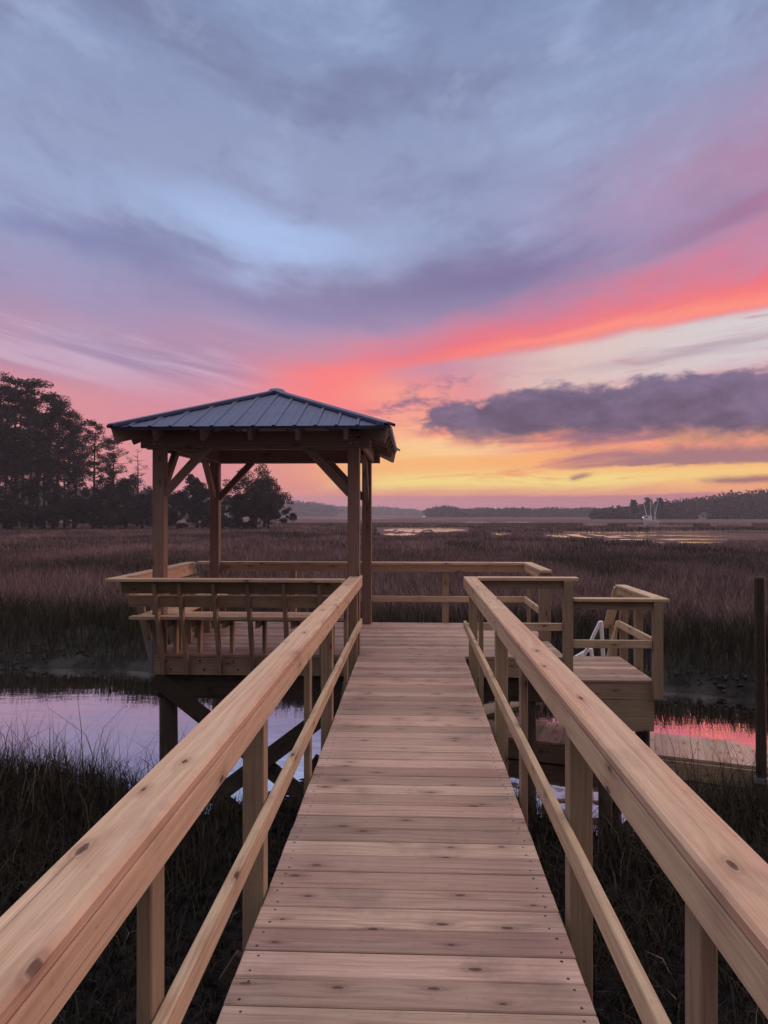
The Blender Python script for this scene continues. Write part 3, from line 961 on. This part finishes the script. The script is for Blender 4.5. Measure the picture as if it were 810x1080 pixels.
mb = MB(); mb.tube([apex + V((0, 0, .0)), apex + V((0, 0, .035)), apex + V((0, 0, .052))], [.13, .09, .015], 8); mb.build('peak_cap', M['metal_roof'], roof)
for k in range(4):
    a, b_ = cor[k], cor[(k + 1) % 4]
    inn = (V((AX, AY, EZ)) - (a + b_) / 2).normalized()
    mb = MB(); e = (b_ - a).normalized()
    mb.beam(a + inn * .02 + e * .03 + V((0, 0, -.024)), b_ + inn * .02 - e * .03 + V((0, 0, -.024)), .006, .02, (0, 0, 1), .001)
    mb.build('drip_edge', M['metal_roof'], roof)
sl_ = (AZ - EZ) / ((EX1 - EX0) / 2)
for k in range(4):       # jack rafters and hips
    a, b_ = cor[k], cor[(k + 1) % 4]
    mid_ = (a + b_) / 2; e = (b_ - a).normalized(); L = (b_ - a).length
    inn = (V((AX, AY, EZ)) - mid_).normalized()
    for s in (-1.06, -.53, 0, .53, 1.06):
        run = L / 2 - abs(s) - .06
        p0 = mid_ + e * s + inn * .05 + V((0, 0, .05 * sl_)); p1 = mid_ + e * s + inn * run + V((0, 0, run * sl_))
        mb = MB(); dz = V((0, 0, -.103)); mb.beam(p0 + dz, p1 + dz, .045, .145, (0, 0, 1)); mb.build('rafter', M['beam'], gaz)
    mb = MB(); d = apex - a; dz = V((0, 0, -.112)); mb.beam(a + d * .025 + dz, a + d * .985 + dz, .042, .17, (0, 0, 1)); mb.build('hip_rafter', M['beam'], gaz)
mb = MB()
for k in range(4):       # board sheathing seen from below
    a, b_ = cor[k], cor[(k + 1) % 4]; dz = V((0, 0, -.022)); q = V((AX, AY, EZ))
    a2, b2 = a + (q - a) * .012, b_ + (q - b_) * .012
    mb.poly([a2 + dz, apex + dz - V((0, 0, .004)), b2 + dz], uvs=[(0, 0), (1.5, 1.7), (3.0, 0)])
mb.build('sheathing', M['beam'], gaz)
# ------------------------------------------------------------------ benches
fb = thing('bench', (-1.95, 7.95, 0), 'built-in pine bench along the front of the gazebo, its slatted back to the camera', 'bench', 'built-in benches round the gazebo')
mb = MB(); mb.box(-3.37, -.735, 7.565, 7.705, CAP - .036, CAP, 0, .005); bc = mb.build('back_cap', M['rail'], fb)
mb = MB(); mb.beam((-3.24, 7.70, .795), (-.735, 7.70, .795), .036, .138, (0, -.28, .95)); mb.build('back_board', M['post'], fb)
mb = MB(); mb.beam((-3.17, 7.765, .635), (-.735, 7.765, .635), .036, .138, (0, -.28, .95)); mb.build('back_board', M['rail'], fb)
mb = MB(); mb.box(-3.20, -.735, 7.80, 7.938, .415, .452, 0); mb.box(-2.84, -.755, 8.105, 8.245, .415, .452, 0); mb.box(-2.84, -.755, 7.957, 8.096, .415, .452, 0)
mb.build('seat', M['rail'], fb)
for px in (164.5, 191, 227, 263, 301, 338):
    x = at_dist(px, 7.8)[0]
    mb = MB(); mb.beam((x, 7.945, -.215), (x, 7.645, CAP - .045), .04, .089, (0, -1, 0)); mb.build('back_support', M['post'], fb)
    x2 = x + .062
    mb = MB(); mb.box(x2 - .019, x2 + .019, 7.84, 8.20, .322, .411, 1); mb.build('seat_bearer', M['post'], fb)
    if x > -3.0:
        mb = MB(); mb.box(x2 + .0215, x2 + .06, 8.02, 8.11, .001, .411, 2); mb.build('leg', M['post'], fb)
lb = thing('bench', (-3.1, 9.2, 0), 'built-in pine bench along the left side of the gazebo, facing the boardwalk', 'bench', 'built-in benches round the gazebo')
mb = MB(); mb.box(-3.37, -3.23, 7.708, 10.355, CAP - .036, CAP - .0005, 1, .005); mb.build('back_cap', M['rail'], lb)
mb = MB(); mb.beam((-3.235, 7.79, .795), (-3.235, 10.35, .795), .036, .138, (-.28, 0, .95)); mb.build('back_board', M['rail'], lb)
mb = MB(); mb.beam((-3.19, 7.80, .635), (-3.19, 10.35, .635), .036, .138, (-.28, 0, .95)); mb.build('back_board', M['rail'], lb)
mb = MB(); mb.box(-3.14, -3.003, 7.945, 10.35, .415, .4515, 1); mb.box(-2.845, -2.705, 8.25, 10.2, .415, .4515, 1); mb.box(-2.998, -2.85, 8.106, 10.235, .415, .4515, 1)
mb.build('seat', M['rail'], lb)
for y in (8.16, 8.55, 8.95, 9.35, 9.75, 10.15):
    mb = MB(); mb.beam((-3.03, y, -.215), (-3.285, y, CAP - .045), .04, .089, (-1, 0, 0)); mb.build('back_support', M['post'], lb)
    mb = MB(); mb.box(-3.13, -2.73, y + .042, y + .08, .322, .411, 0); mb.build('seat_bearer', M['post'], lb)
    mb = MB(); mb.box(-2.84, -2.75, y + .083, y + .121, .001, .411, 2); mb.build('leg', M['post'], lb)
# corner strap of grey metal
mb = MB(); mb.box(-3.03, -2.985, 7.955, 7.962, -.22, .16, 2, .001); mb.build('corner_plate', M['galv'], plat)

# ------------------------------------------------------------------ stair landing
LX0, LX1, LY0, LY1, LZ = 1.80, 2.70, 7.955, 9.30, -.25
lan = thing('stair_landing', (2.25, 8.6, LZ), 'small railed landing one step below the platform at its right', 'landing')
decking(LX0, LX1, LY0, LY1, LZ, (LX0 + .05, LX1 - .05)).build('decking', [M['deck'], M['screw']], lan)
for z0, z1 in ((-.47, -.288), (-.655, -.473), (-.82, -.658)):
    mb = MB(); mb.box(LX0 + .002, LX1 - .003, LY0 + .004, LY0 + .042, z0, z1, 0); mb.build('fascia_board', M['post'], lan)
mb = MB(); mb.box(LX0, LX0 + .038, LY0 + .046, LY1, -.47, -.288, 1); mb.build('side_joist', M['post'], lan)
mb = MB(); mb.box(LX1 - .041, LX1 - .003, LY0 + .046, LY1, -.82, -.288, 1); mb.build('side_joist', M['post'], lan)
LC = .672
mb = MB(); mb.box(1.792, 2.835, 7.86, 8.0, LC - .036, LC, 0, .005); c1 = mb.build('cap_rail', M['rail'], lan)
mb = MB(); mb.box(1.792, 2.66, 7.905, 7.941, LC - .126, LC - .0375, 0); mb.build('top_rail_board', M['post'], c1)
mb = MB(); mb.box(1.792, 2.66, 7.905, 7.941, .115, .205, 0); mb.build('lower_rail', M['rail'], c1)
mb = MB(); mb.box(2.665, 2.765, 7.862, 7.952, -.44, LC - .0375, 2); mb.build('rail_post', M['post'], c1)
mb = MB(); mb.box(2.695, 2.835, 8.003, 9.46, LC - .036, LC - .0005, 1, .005); c2 = mb.build('cap_rail', M['rail'], lan)
mb = MB(); mb.box(2.705, 2.741, 7.956, 9.42, LC - .126, LC - .0375, 1); mb.build('top_rail_board', M['rail'], c2)
mb = MB(); mb.box(2.705, 2.741, 7.956, 9.42, .115, .205, 1); mb.build('lower_rail', M['rail'], c2)
for y in (8.80, 9.40):
    mb = MB(); mb.box(2.744, 2.833, y - .0445, y + .0445, -.6, LC - .0375, 2); mb.build('rail_post', M['post'], c2)
# steps down on the far side with a steep handrail
for k in range(3):
    mb = MB(); mb.box(LX0, LX1, 9.315 + k * .23, 9.53 + k * .23, -.49 - k * .19, -.452 - k * .19, 0); mb.build('tread', M['deck'], lan)
for x in (1.80, 2.664):
    mb = MB(); mb.beam((x + .018, 9.31, -.45), (x + .018, 10.05, -1.05), .034, .24); mb.build('stringer', M['post'], lan)
mb = MB(); mb.beam((2.74, 9.47, LC - .03), (2.74, 9.98, .02), .12, .036); hr = mb.build('stair_handrail', M['rail'], lan)
mb = MB(); mb.beam((2.72, 9.44, .165), (2.72, 9.98, -.50), .036, .085); mb.build('lower_rail', M['rail'], hr)
mb = MB(); mb.box(2.76, 2.85, 9.90, 9.99, -1.1, .05, 2); mb.build('rail_post', M['post'], hr)
for x, y in ((2.2, 8.12), (2.62, 8.12), (2.62, 9.2)):
    mb = MB(); mb.tube([(x, y, -2.4), (x, y, -.45)], .08, 12); mb.build('piling', M['dark'], lan)
mb = MB(); mb.beam((1.72, 8.02, -.72), (2.75, 8.02, -1.6), .036, .13); mb.build('cross_brace', M['dark'], lan)

# ------------------------------------------------------------------ gangway, float, mooring pile
gw = thing('gangway', (2.2, 10.3, -1.0), 'white metal gangway frame standing beyond the stair landing', 'gangway')
for y in (10.18, 10.75):
    tp = .08 if y < 10.5 else -.42
    mb = MB(); mb.beam((2.755, y, -.85), (2.70, y, tp), .05, .05, (0, 1, 0), .008); mb.build('upright', M['white_metal'], gw)
    mb = MB(); mb.beam((2.69, y, tp - .01), (2.36, y, -.62), .045, .05, (0, 1, 0), .008); mb.build('handrail', M['white_metal'], gw)
    mb = MB(); mb.beam((2.37, y, -.60), (1.1, y, -1.1), .045, .05, (0, 1, 0), .008); mb.build('lower_handrail', M['white_metal'], gw)
    mb = MB(); mb.beam((2.36, y, -.5), (2.36, y, -.95), .045, .05, (0, 1, 0), .008); mb.build('upright', M['white_metal'], gw)
mb = MB(); mb.beam((2.76, 10.465, -.86), (1.0, 10.465, -1.33), .52, .05, (0, 0, 1)); mb.build('walking_deck', M['post'], gw)

fd = thing('floating_dock', (2.7, 9.2, -1.35), 'low pale floating dock lying on the creek right of the pier', 'floating dock')
u = V((1.10, -.38, 0)).normalized(); n = V((-u.y, u.x, 0))
f0 = V((3.03, 8.76, 0)); W_ = .92
a0 = f0 - u * 2.35; L_ = 3.60
mb = MB(); k = 0.; 
while k < L_ - .01:
    e = min(k + .142, L_); ins = max(0, (e - (L_ - .28)))       # clipped outer corner
    c0 = a0 + u * (k + e) / 2 + n * (W_ - ins) / 2 + V((0, 0, -1.37))
    mb.obox(c0, u * (e - k) / 2, n * ((W_ - ins) / 2), (0, 0, .02), 1, .0015); k = e + .0015
mb.build('decking', M['deck'], fd)
mb = MB(); fz = V((0, 0, -1.50))
mb.beam(a0 + fz - n * .02, a0 + u * L_ + fz - n * .02, .038, .215, (0, 0, 1)); mb.beam(a0 + fz + n * (W_ + .02), a0 + u * (L_ - .28) + fz + n * (W_ + .02), .038, .215, (0, 0, 1))
mb.beam(a0 + u * (L_ + .02) + fz, a0 + u * (L_ + .02) + fz + n * (W_ - .28), .038, .215); mb.beam(a0 - u * .02 + fz, a0 - u * .02 + fz + n * W_, .038, .215)
mb.build('fascia_board', M['post'], fd)
mb = MB(); mb.obox(a0 + u * L_ / 2 + n * (W_ - .3) / 2 + V((0, 0, -1.59)), u * (L_ / 2 - .15), n * .25, (0, 0, .17), 0, .03); mb.build('float', M['dark'], fd)

mp = thing('mooring_pile', (4.0, 8.1, -1.6), 'thin dark mooring pole rising beside the floating dock at the right edge', 'mooring pole')
mb = MB(); mb.tube([(3.93, 8.1, -2.5), (3.935, 8.1, -1.0), (3.925, 8.1, .2), (3.92, 8.1, .885), (3.92, 8.1, .90)], [.058, .057, .056, .055, .045], 12); mb.build('pole', M['dark'], mp)
mb = MB(); mb.tube([(3.935, 8.1, -1.42), (3.935, 8.1, -1.36)], .07, 12); mb.build('collar', M['galv'], mp)


# ------------------------------------------------------------------ trees
def leaf_cloud(centers, radii, n, size, r, flat=.6):
    """n loose triangular sprays spread through each ellipsoid"""
    vs = []; ts = []
    for c, rad in zip(centers, radii):
        k = max(4, int(n * (rad / np.mean(radii)) ** 2))
        p = r.normal(size=(k, 3)); p /= np.linalg.norm(p, axis=1)[:, None] + 1e-6
        p *= (r.random(k) ** .45)[:, None] * rad
        p[:, 2] *= flat
        p += c
        d1 = r.normal(size=(k, 3)); d1 /= np.linalg.norm(d1, axis=1)[:, None]
        d2 = r.normal(size=(k, 3)); d2 /= np.linalg.norm(d2, axis=1)[:, None]
        s = size * (.5 + r.random(k))[:, None]
        vs.append(np.stack([p - d1 * s * .5, p + d1 * s * .5, p + d2 * s * .8], 1).reshape(-1, 3))
        ts.append(np.repeat(np.clip(r.random(k) * .8 + r.random() * .3, 0, 1), 3))
    v = np.concatenate(vs); f = np.arange(len(v)).reshape(-1, 3)
    return v, f, np.concatenate(ts)


def tree(name, x, y, z, h, kind, seed, label, cat, group, spread=1., dens=1., leaf=None):
    r = np.random.default_rng(seed); rn = random.Random(seed)
    t = thing(name, (x, y, z), label, cat, group)
    base = V((x, y, z)); mb = MB()
    lean = V((rn.uniform(-.04, .04), rn.uniform(-.04, .04), 0)) * h
    at = lambda q: base + lean * q * q + V((math.sin(q * 5 + seed) * .012 * h * q, 0, h * q))
    C, RR = [], []
    if kind == 'pine':
        r0 = h * .012 + .06
        mb.tube([at(q) for q in (-.01, .2, .4, .6, .8, .97)], [r0 * s for s in (1.15, .9, .75, .55, .32, .08)], 7)
        q = rn.uniform(.30, .42)
        while q < .985:
            wid = h * spread * (.20 * (1 - ((q - .62) / .42) ** 2 * .8))
            for _ in range(rn.choice((1, 2, 2, 3))):
                a = rn.uniform(0, 2 * math.pi); ln = max(.05 * h, wid * rn.uniform(.35, 1.1))
                p0 = at(q); p1 = p0 + V((math.cos(a) * ln, math.sin(a) * ln, ln * rn.uniform(.05, .45)))
                mb.tube([p0, (p0 + p1) / 2 + V((0, 0, -.04 * ln)), p1], [r0 * .3, r0 * .2, r0 * .08], 4, cap=False)
                for w in (1., .68, .42):
                    if rn.random() < .86 * dens:
                        C.append(p0 + (p1 - p0) * w + V((rn.uniform(-.3, .3), rn.uniform(-.3, .3), rn.uniform(0, .5)))); RR.append(h * rn.uniform(.026, .055) * (.7 + .5 * w))
            q += rn.uniform(.018, .038) / dens
        C.append(at(.99)); RR.append(h * .03)
        v, f, tt = leaf_cloud([np.array(c) for c in C], RR, int(68 * dens), leaf or h * .0115, r, .55)
    else:
        r0 = h * .03
        fork = .22 if kind == 'oak' else .08
        mb.tube([at(-.02), at(fork * .5), at(fork)], [r0 * 1.3, r0, r0 * .9], 7)
        nl = 19 if kind == 'oak' else 11
        for i in range(nl):
            a = 2 * math.pi * i / nl + rn.uniform(-.3, .3); el = rn.uniform(-.05, 1.45)
            L = h * rn.uniform(.55, .86)
            wx = spread * L * math.cos(el); p1 = at(fork) + V((math.cos(a) * wx, math.sin(a) * wx, L * math.sin(el)))
            m_ = at(fork).lerp(p1, .5) + V((0, 0, .05 * h))
            mb.tube([at(fork * .95), m_, p1], [r0 * .5, r0 * .3, r0 * .07], 5, cap=False)
            for w in (.45, .62, .78, .92, 1.02):
                if rn.random() < .9 * dens:
                    C.append(at(fork).lerp(p1, w) + V((rn.uniform(-1, 1), rn.uniform(-1, 1), rn.uniform(-.6, .8))) * h * .06); RR.append(h * rn.uniform(.06, .12))
        if kind == 'oak':
            for _ in range(34):
                a = rn.uniform(0, 2 * math.pi); zz = rn.uniform(.10, .92); q = math.sqrt(max(.05, 1 - ((zz - .42) / .55) ** 2)) * rn.uniform(.45, 1.)
                C.append(base + V((math.cos(a) * q * .52 * spread, math.sin(a) * q * .52 * spread, zz)) * h); RR.append(h * rn.uniform(.06, .12))
        v, f, tt = leaf_cloud([np.array(c) for c in C], RR, int((150 if kind == 'oak' else 110) * dens), leaf or h * .03, r, .75)
    mb.build('trunk', M['bark'], t, smooth=True)
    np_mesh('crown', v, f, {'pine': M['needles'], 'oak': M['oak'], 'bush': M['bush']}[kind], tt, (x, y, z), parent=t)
    return t


LAND = -.6
GP = 'pines of the wood on the left'


def tree_px(name, px, ytop, D, kind, seed, label, cat, group, **kw):
    x, y = at_dist(px, D)
    top = 1.6 + (543 - ytop) / 740 * D
    return tree(name, x, y, LAND, top - LAND, kind, seed, label, cat, group, **kw)


side = 'pine left of the gazebo, {}'
for px, yt, D, sd, kw, what in (
        (-34, 402, 138, 1, {}, 'cut off by the left picture edge'),
        (-8, 408, 132, 2, dict(dens=1.1), 'standing on the left picture edge'),
        (17, 399, 135, 3, dict(dens=1.15), 'with the highest rounded top'),
        (40, 404, 140, 4, dict(dens=1.1), 'just right of the highest top'),
        (60, 424, 134, 5, {}, 'on the shoulder where the wood starts to step down'),
        (5, 430, 120, 6, {}, 'lower and nearer, in front of the highest ones'),
        (80, 438, 142, 7, {}, 'two crowns left of the lone see-through pine'),
        (33, 446, 122, 8, dict(dens=.9), 'nearer, below the highest top'),
        (100, 447, 128, 9, dict(dens=.95, spread=1.1), 'standing apart with a loose crown and bare trunk'),
        (119, 464, 132, 10, dict(dens=1., spread=1.1), 'short, between the loose pine and the thin one'),
        (68, 462, 124, 13, {}, 'small, in front of the stepping-down shoulder'),
        (24, 412, 150, 14, dict(dens=1.1), 'behind the highest top, filling the gap at its right'),
        (52, 416, 152, 15, dict(dens=1.1), 'behind the shoulder where the wood steps down'),
        (-20, 415, 150, 16, dict(dens=1.1), 'behind those on the left picture edge'),
        (72, 446, 150, 17, dict(dens=1.1), 'at the back, right of the shoulder'),
        (12, 452, 117, 18, {}, 'small and near, before the trunks of the highest ones'),
        (46, 458, 118, 19, {}, 'small and near, under the right side of the highest tops')):
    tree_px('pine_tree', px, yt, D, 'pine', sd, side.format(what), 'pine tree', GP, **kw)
tree_px('pine_tree', 145, 474, 138, 'pine', 11, 'thin see-through pine close left of the gazebo post', 'pine tree', GP, dens=.42, spread=.75)
tree_px('oak_tree', 266, 490, 124, 'oak', 21, 'broad dark oak seen through the gazebo, biggest tree between its left posts and centre', 'oak tree', None, spread=.95, dens=.9, leaf=.25)
tree_px('oak_tree', 279, 503, 128, 'oak', 27, 'lower oak leaning right of the broad one seen through the gazebo', 'oak tree', None, spread=.55, dens=.9, leaf=.26)
tree_px('oak_tree', 208, 506, 128, 'oak', 22, 'smaller round oak seen between the two left gazebo posts', 'oak tree', None, spread=.85, dens=.95, leaf=.3)
tree_px('oak_tree', 133, 500, 130, 'oak', 23, 'low dark oak beneath the thin pine left of the gazebo post', 'oak tree', None, dens=1., leaf=.3)
for px, yt, D, sd, wd in ((-20, 488, 118, 31, 'at the left picture edge'), (8, 496, 114, 32, 'under the highest pines'), (32, 488, 116, 33, 'beside the one under the highest pines'),
                          (56, 498, 115, 34, 'below the shoulder of the wood'), (78, 494, 118, 35, 'left of the loose pine trunk'), (98, 510, 117, 36, 'at the foot of the loose pine'),
                          (116, 508, 119, 37, 'right of the loose pine trunk'), (150, 515, 121, 38, 'behind the left gazebo post'), (176, 522, 123, 39, 'just right of the left gazebo post'),
                          (232, 521, 122, 40, 'behind the rear left gazebo post'), (250, 516, 120, 41, 'at the left foot of the broad oak'), (283, 518, 122, 42, 'at the right foot of the broad oak'),
                          (270, 515, 119, 43, 'before the trunk of the broad oak'), (207, 524, 121, 44, 'before the smaller round oak')):
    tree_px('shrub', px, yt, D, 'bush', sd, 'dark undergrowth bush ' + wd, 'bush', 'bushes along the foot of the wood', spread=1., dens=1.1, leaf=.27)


# far woods: each reads as one dark mass
def far_wood(name, pxs, D, ytop_fn, step, leaf, seed, label):
    r = np.random.default_rng(seed); vs = []; fs = []; ts = []; o = 0
    px = pxs[0]
    while px < pxs[1]:
        for row in (0, 1, 2):
            d = D * (1 + .05 * row) + r.uniform(-.02, .02) * D
            x, y = at_dist(px + r.uniform(-1, 1) * step, d)
            top = 1.6 + (543 - ytop_fn(px)) / 740 * d
            h = max(2., (top + 1.1) * r.uniform(.86, 1.07))
            cen = [np.array((x + r.normal() * h * .22, y + r.normal() * h * .2, -1.1 + h * q)) for q in (.12, .3, .48, .64, .8, .92, .2, .55)]
            rad = [h * q for q in (.30, .32, .30, .27, .2, .12, .3, .28)]
            v, f, t = leaf_cloud(cen, rad, 26, leaf, r, .85)
            vs.append(v); fs.append(f + o); ts.append(t); o += len(v)
        px += step
    return tag(np_mesh(name, np.concatenate(vs), np.concatenate(fs), M['wood_far'], np.concatenate(ts)), label, 'wood', kind='stuff')


far_wood('far_wood', (628, 880), 430, lambda p: 536 - min(19, max(0, (p - 648) * .125)) + math.sin(p * .21) * 1.0, 2.2, 1.5, 61, 'dark wooded shore rising to the right behind the white boat')
far_wood('far_wood', (452, 680), 760, lambda p: 536.2 - 2.2 * math.exp(-((p - 468) / 12) ** 2) + math.sin(p * .17) * .7, 1.8, 2.2, 62, 'long low wooded shore across the marsh right of the gazebo')
far_wood('far_wood', (150, 352), 1150, lambda p: 529.5 + max(0, p - 325) * .16 + math.sin(p * .3) * .6, 1.5, 3.2, 63, 'faint mauve wooded point seen through the gazebo')
far_wood('far_wood', (335, 455), 1500, lambda p: 534.5 + max(0, p - 400) * .09 + math.sin(p * .4) * .4, 1.3, 3.8, 64, 'faintest low shore right of the gazebo posts')
far_wood('far_wood', (-260, 215), 420, lambda p: 516 + max(0, p - 120) * .1 + math.sin(p * .2) * 2, 3.0, 2.6, 65, 'wood behind the pines on the left')
for px, yt, sd, wd in ((669, 528.5, 71, 'leftmost pine standing above the wood behind the boat'), (684, 526.5, 72, 'pine straight above the boat masts'), (696, 526.0, 73, 'pine just right of the boat masts')):
    tree_px('pine_tree', px, yt, 405, 'pine', sd, wd, 'pine tree', 'pines above the far shore', leaf=.8, spread=1.2, dens=.8)

# ------------------------------------------------------------------ boat
bx_, by_ = at_dist(686, 186)
bt = thing('shrimp_boat', (bx_, by_, PZ), 'small white fishing boat with tall masts moored before the far wood', 'boat')
fw = V((-.80, -.60, 0)); sd_ = V((-fw.y, fw.x, 0)); O = V((bx_, by_, PZ))
mb = MB(); rings = []
for q, hw, dk in ((-3.0, .75, 1.0), (-2.0, 1.05, .95), (0, 1.2, 1.0), (1.6, .95, 1.2), (2.7, .45, 1.5), (3.3, .04, 1.7)):
    rings.append([O + fw * q + sd_ * hw + V((0, 0, dk)), O + fw * (q * .95) + sd_ * hw * .7 + V((0, 0, .05)), O + fw * (q * .93) + V((0, 0, -.12)), O + fw * (q * .95) - sd_ * hw * .7 + V((0, 0, .05)), O + fw * q - sd_ * hw + V((0, 0, dk))])
for a, b_ in zip(rings, rings[1:]):
    for j in range(4): mb.poly([a[j], a[j + 1], b_[j + 1], b_[j]])
    mb.poly([a[4], a[0], b_[0], b_[4]])
mb.poly(rings[0][::-1])
mb.build('hull', M['hull'], bt)
mb = MB(); c = O + fw * 1.0 + V((0, 0, 1.75)); mb.obox(c, fw * .8, sd_ * .65, (0, 0, .65), 0, .05); cb = mb.build('wheelhouse', M['hull'], bt)
mb = MB(); mb.obox(c + V((0, 0, .22)), fw * .81, sd_ * .55, (0, 0, .16), 0, .01); mb.build('window', M['hull_dark'], cb)
mb = MB(); mb.obox(c + V((0, 0, .70)), fw * .9, sd_ * .75, (0, 0, .05), 0, .01); mb.build('roof', M['hull'], cb)
mt = O + fw * -.1
mb = MB(); mb.tube([mt + V((0, 0, 1)), mt + V((0, 0, 7.6))], [.13, .07], 8); mb.build('mast', M['hull'], bt)
for s in (-1, 1):
    mb = MB(); mb.tube([mt + sd_ * s * .9 + V((0, 0, 1.0)), mt + sd_ * s * 2.5 + V((0, 0, 7.3))], [.11, .06], 6); mb.build('outrigger', M['hull'], bt)
    mb = MB(); mb.tube([mt + sd_ * s * 2.4 + V((0, 0, 6.9)), mt + V((0, 0, 7.0))], .025, 4); mb.tube([mt + sd_ * s * 1.7 + V((0, 0, 4.2)), mt + V((0, 0, 6.2))], .025, 4); mb.build('rigging', M['hull'], bt)
mb = MB(); mb.tube([mt + fw * -2 + V((0, 0, 1)), mt + fw * -1.8 + V((0, 0, 4.6))], [.1, .06], 6); mb.tube([mt + fw * -2.9 + V((0, 0, .95)), mt + V((0, 0, 5.5))], .03, 4); mb.build('boom', M['hull'], bt)
mb = MB(); lp = O + fw * 3.15 + V((0, 0, 2.0)); mb.tube([lp + V((0, 0, -.16)), lp, lp + V((0, 0, .16))], [.1, .24, .1], 8); mb.build('lamp', M['lamp'], bt)

# two houses in the far woods
for px, py, D, w, lab in ((741, 542.5, 408, 2.6, 'tiny white house among the trees of the right shore'), (447, 543.6, 735, 3.6, 'tiny lit white house at the left end of the long low shore')):
    x, y = at_dist(px, D); z0 = 1.6 + (543 - py) / 740 * D - 2.6
    hs = thing('house', (x, y, z0), lab, 'house')
    mb = MB(); mb.box(x - w / 2, x + w / 2, y - 2.5, y + 2.5, z0 - 2.2, z0 + 2.4, 0, .02); mb.build('wall', M['house_wall'], hs)
    mb = MB()
    a, b_, c_, d_ = (x - w / 2 - .4, y - 3, z0 + 2.4), (x + w / 2 + .4, y - 3, z0 + 2.4), (x + w / 2 + .4, y + 3, z0 + 2.4), (x - w / 2 - .4, y + 3, z0 + 3)
    e_, f_ = (x - w / 2 - .4, y, z0 + 3.8), (x + w / 2 + .4, y, z0 + 3.8)
    mb.poly([a, b_, f_, e_]); mb.poly([c_, d_, e_, f_]); mb.poly([a, e_, d_]); mb.poly([b_, c_, f_]); mb.poly([a, d_, c_, b_]); mb.build('roof', M['house_roof'], hs)
    for k in (-1, 1):
        mb = MB(); mb.box(x + k * w * .25 - .45, x + k * w * .25 + .45, y - 2.56, y - 2.51, z0 + 1., z0 + 1.9, 0, .005); mb.build('window', M['lamp'] if D > 500 else M['hull_dark'], hs)

# ------------------------------------------------------------------ evening air
m = bpy.data.materials.new('evening_air'); m.use_nodes = True
g = G(m.node_tree)
for q in list(g.n): g.n.remove(q)
vo = g.node('ShaderNodeVolumePrincipled'); vo.inputs['Color'].default_value = (.84, .85, 1., 1); vo.inputs['Density'].default_value = .00040
ou = g.node('ShaderNodeOutputMaterial'); g.l.new(vo.outputs[0], ou.inputs['Volume'])
mb = MB(); x0, x1, y0, y1, z0, z1 = -1650, 1650, -60, 1850, -4.2, 31
c8 = [(x, y, z) for z in (z0, z1) for y in (y0, y1) for x in (x0, x1)]
for q in ((0, 2, 3, 1), (4, 5, 7, 6), (0, 1, 5, 4), (2, 6, 7, 3), (0, 4, 6, 2), (1, 3, 7, 5)): mb.poly([c8[i] for i in q])
hz = mb.build('haze', m)
tag(hz, 'thin mauve evening haze over the marsh', 'haze', kind='stuff')
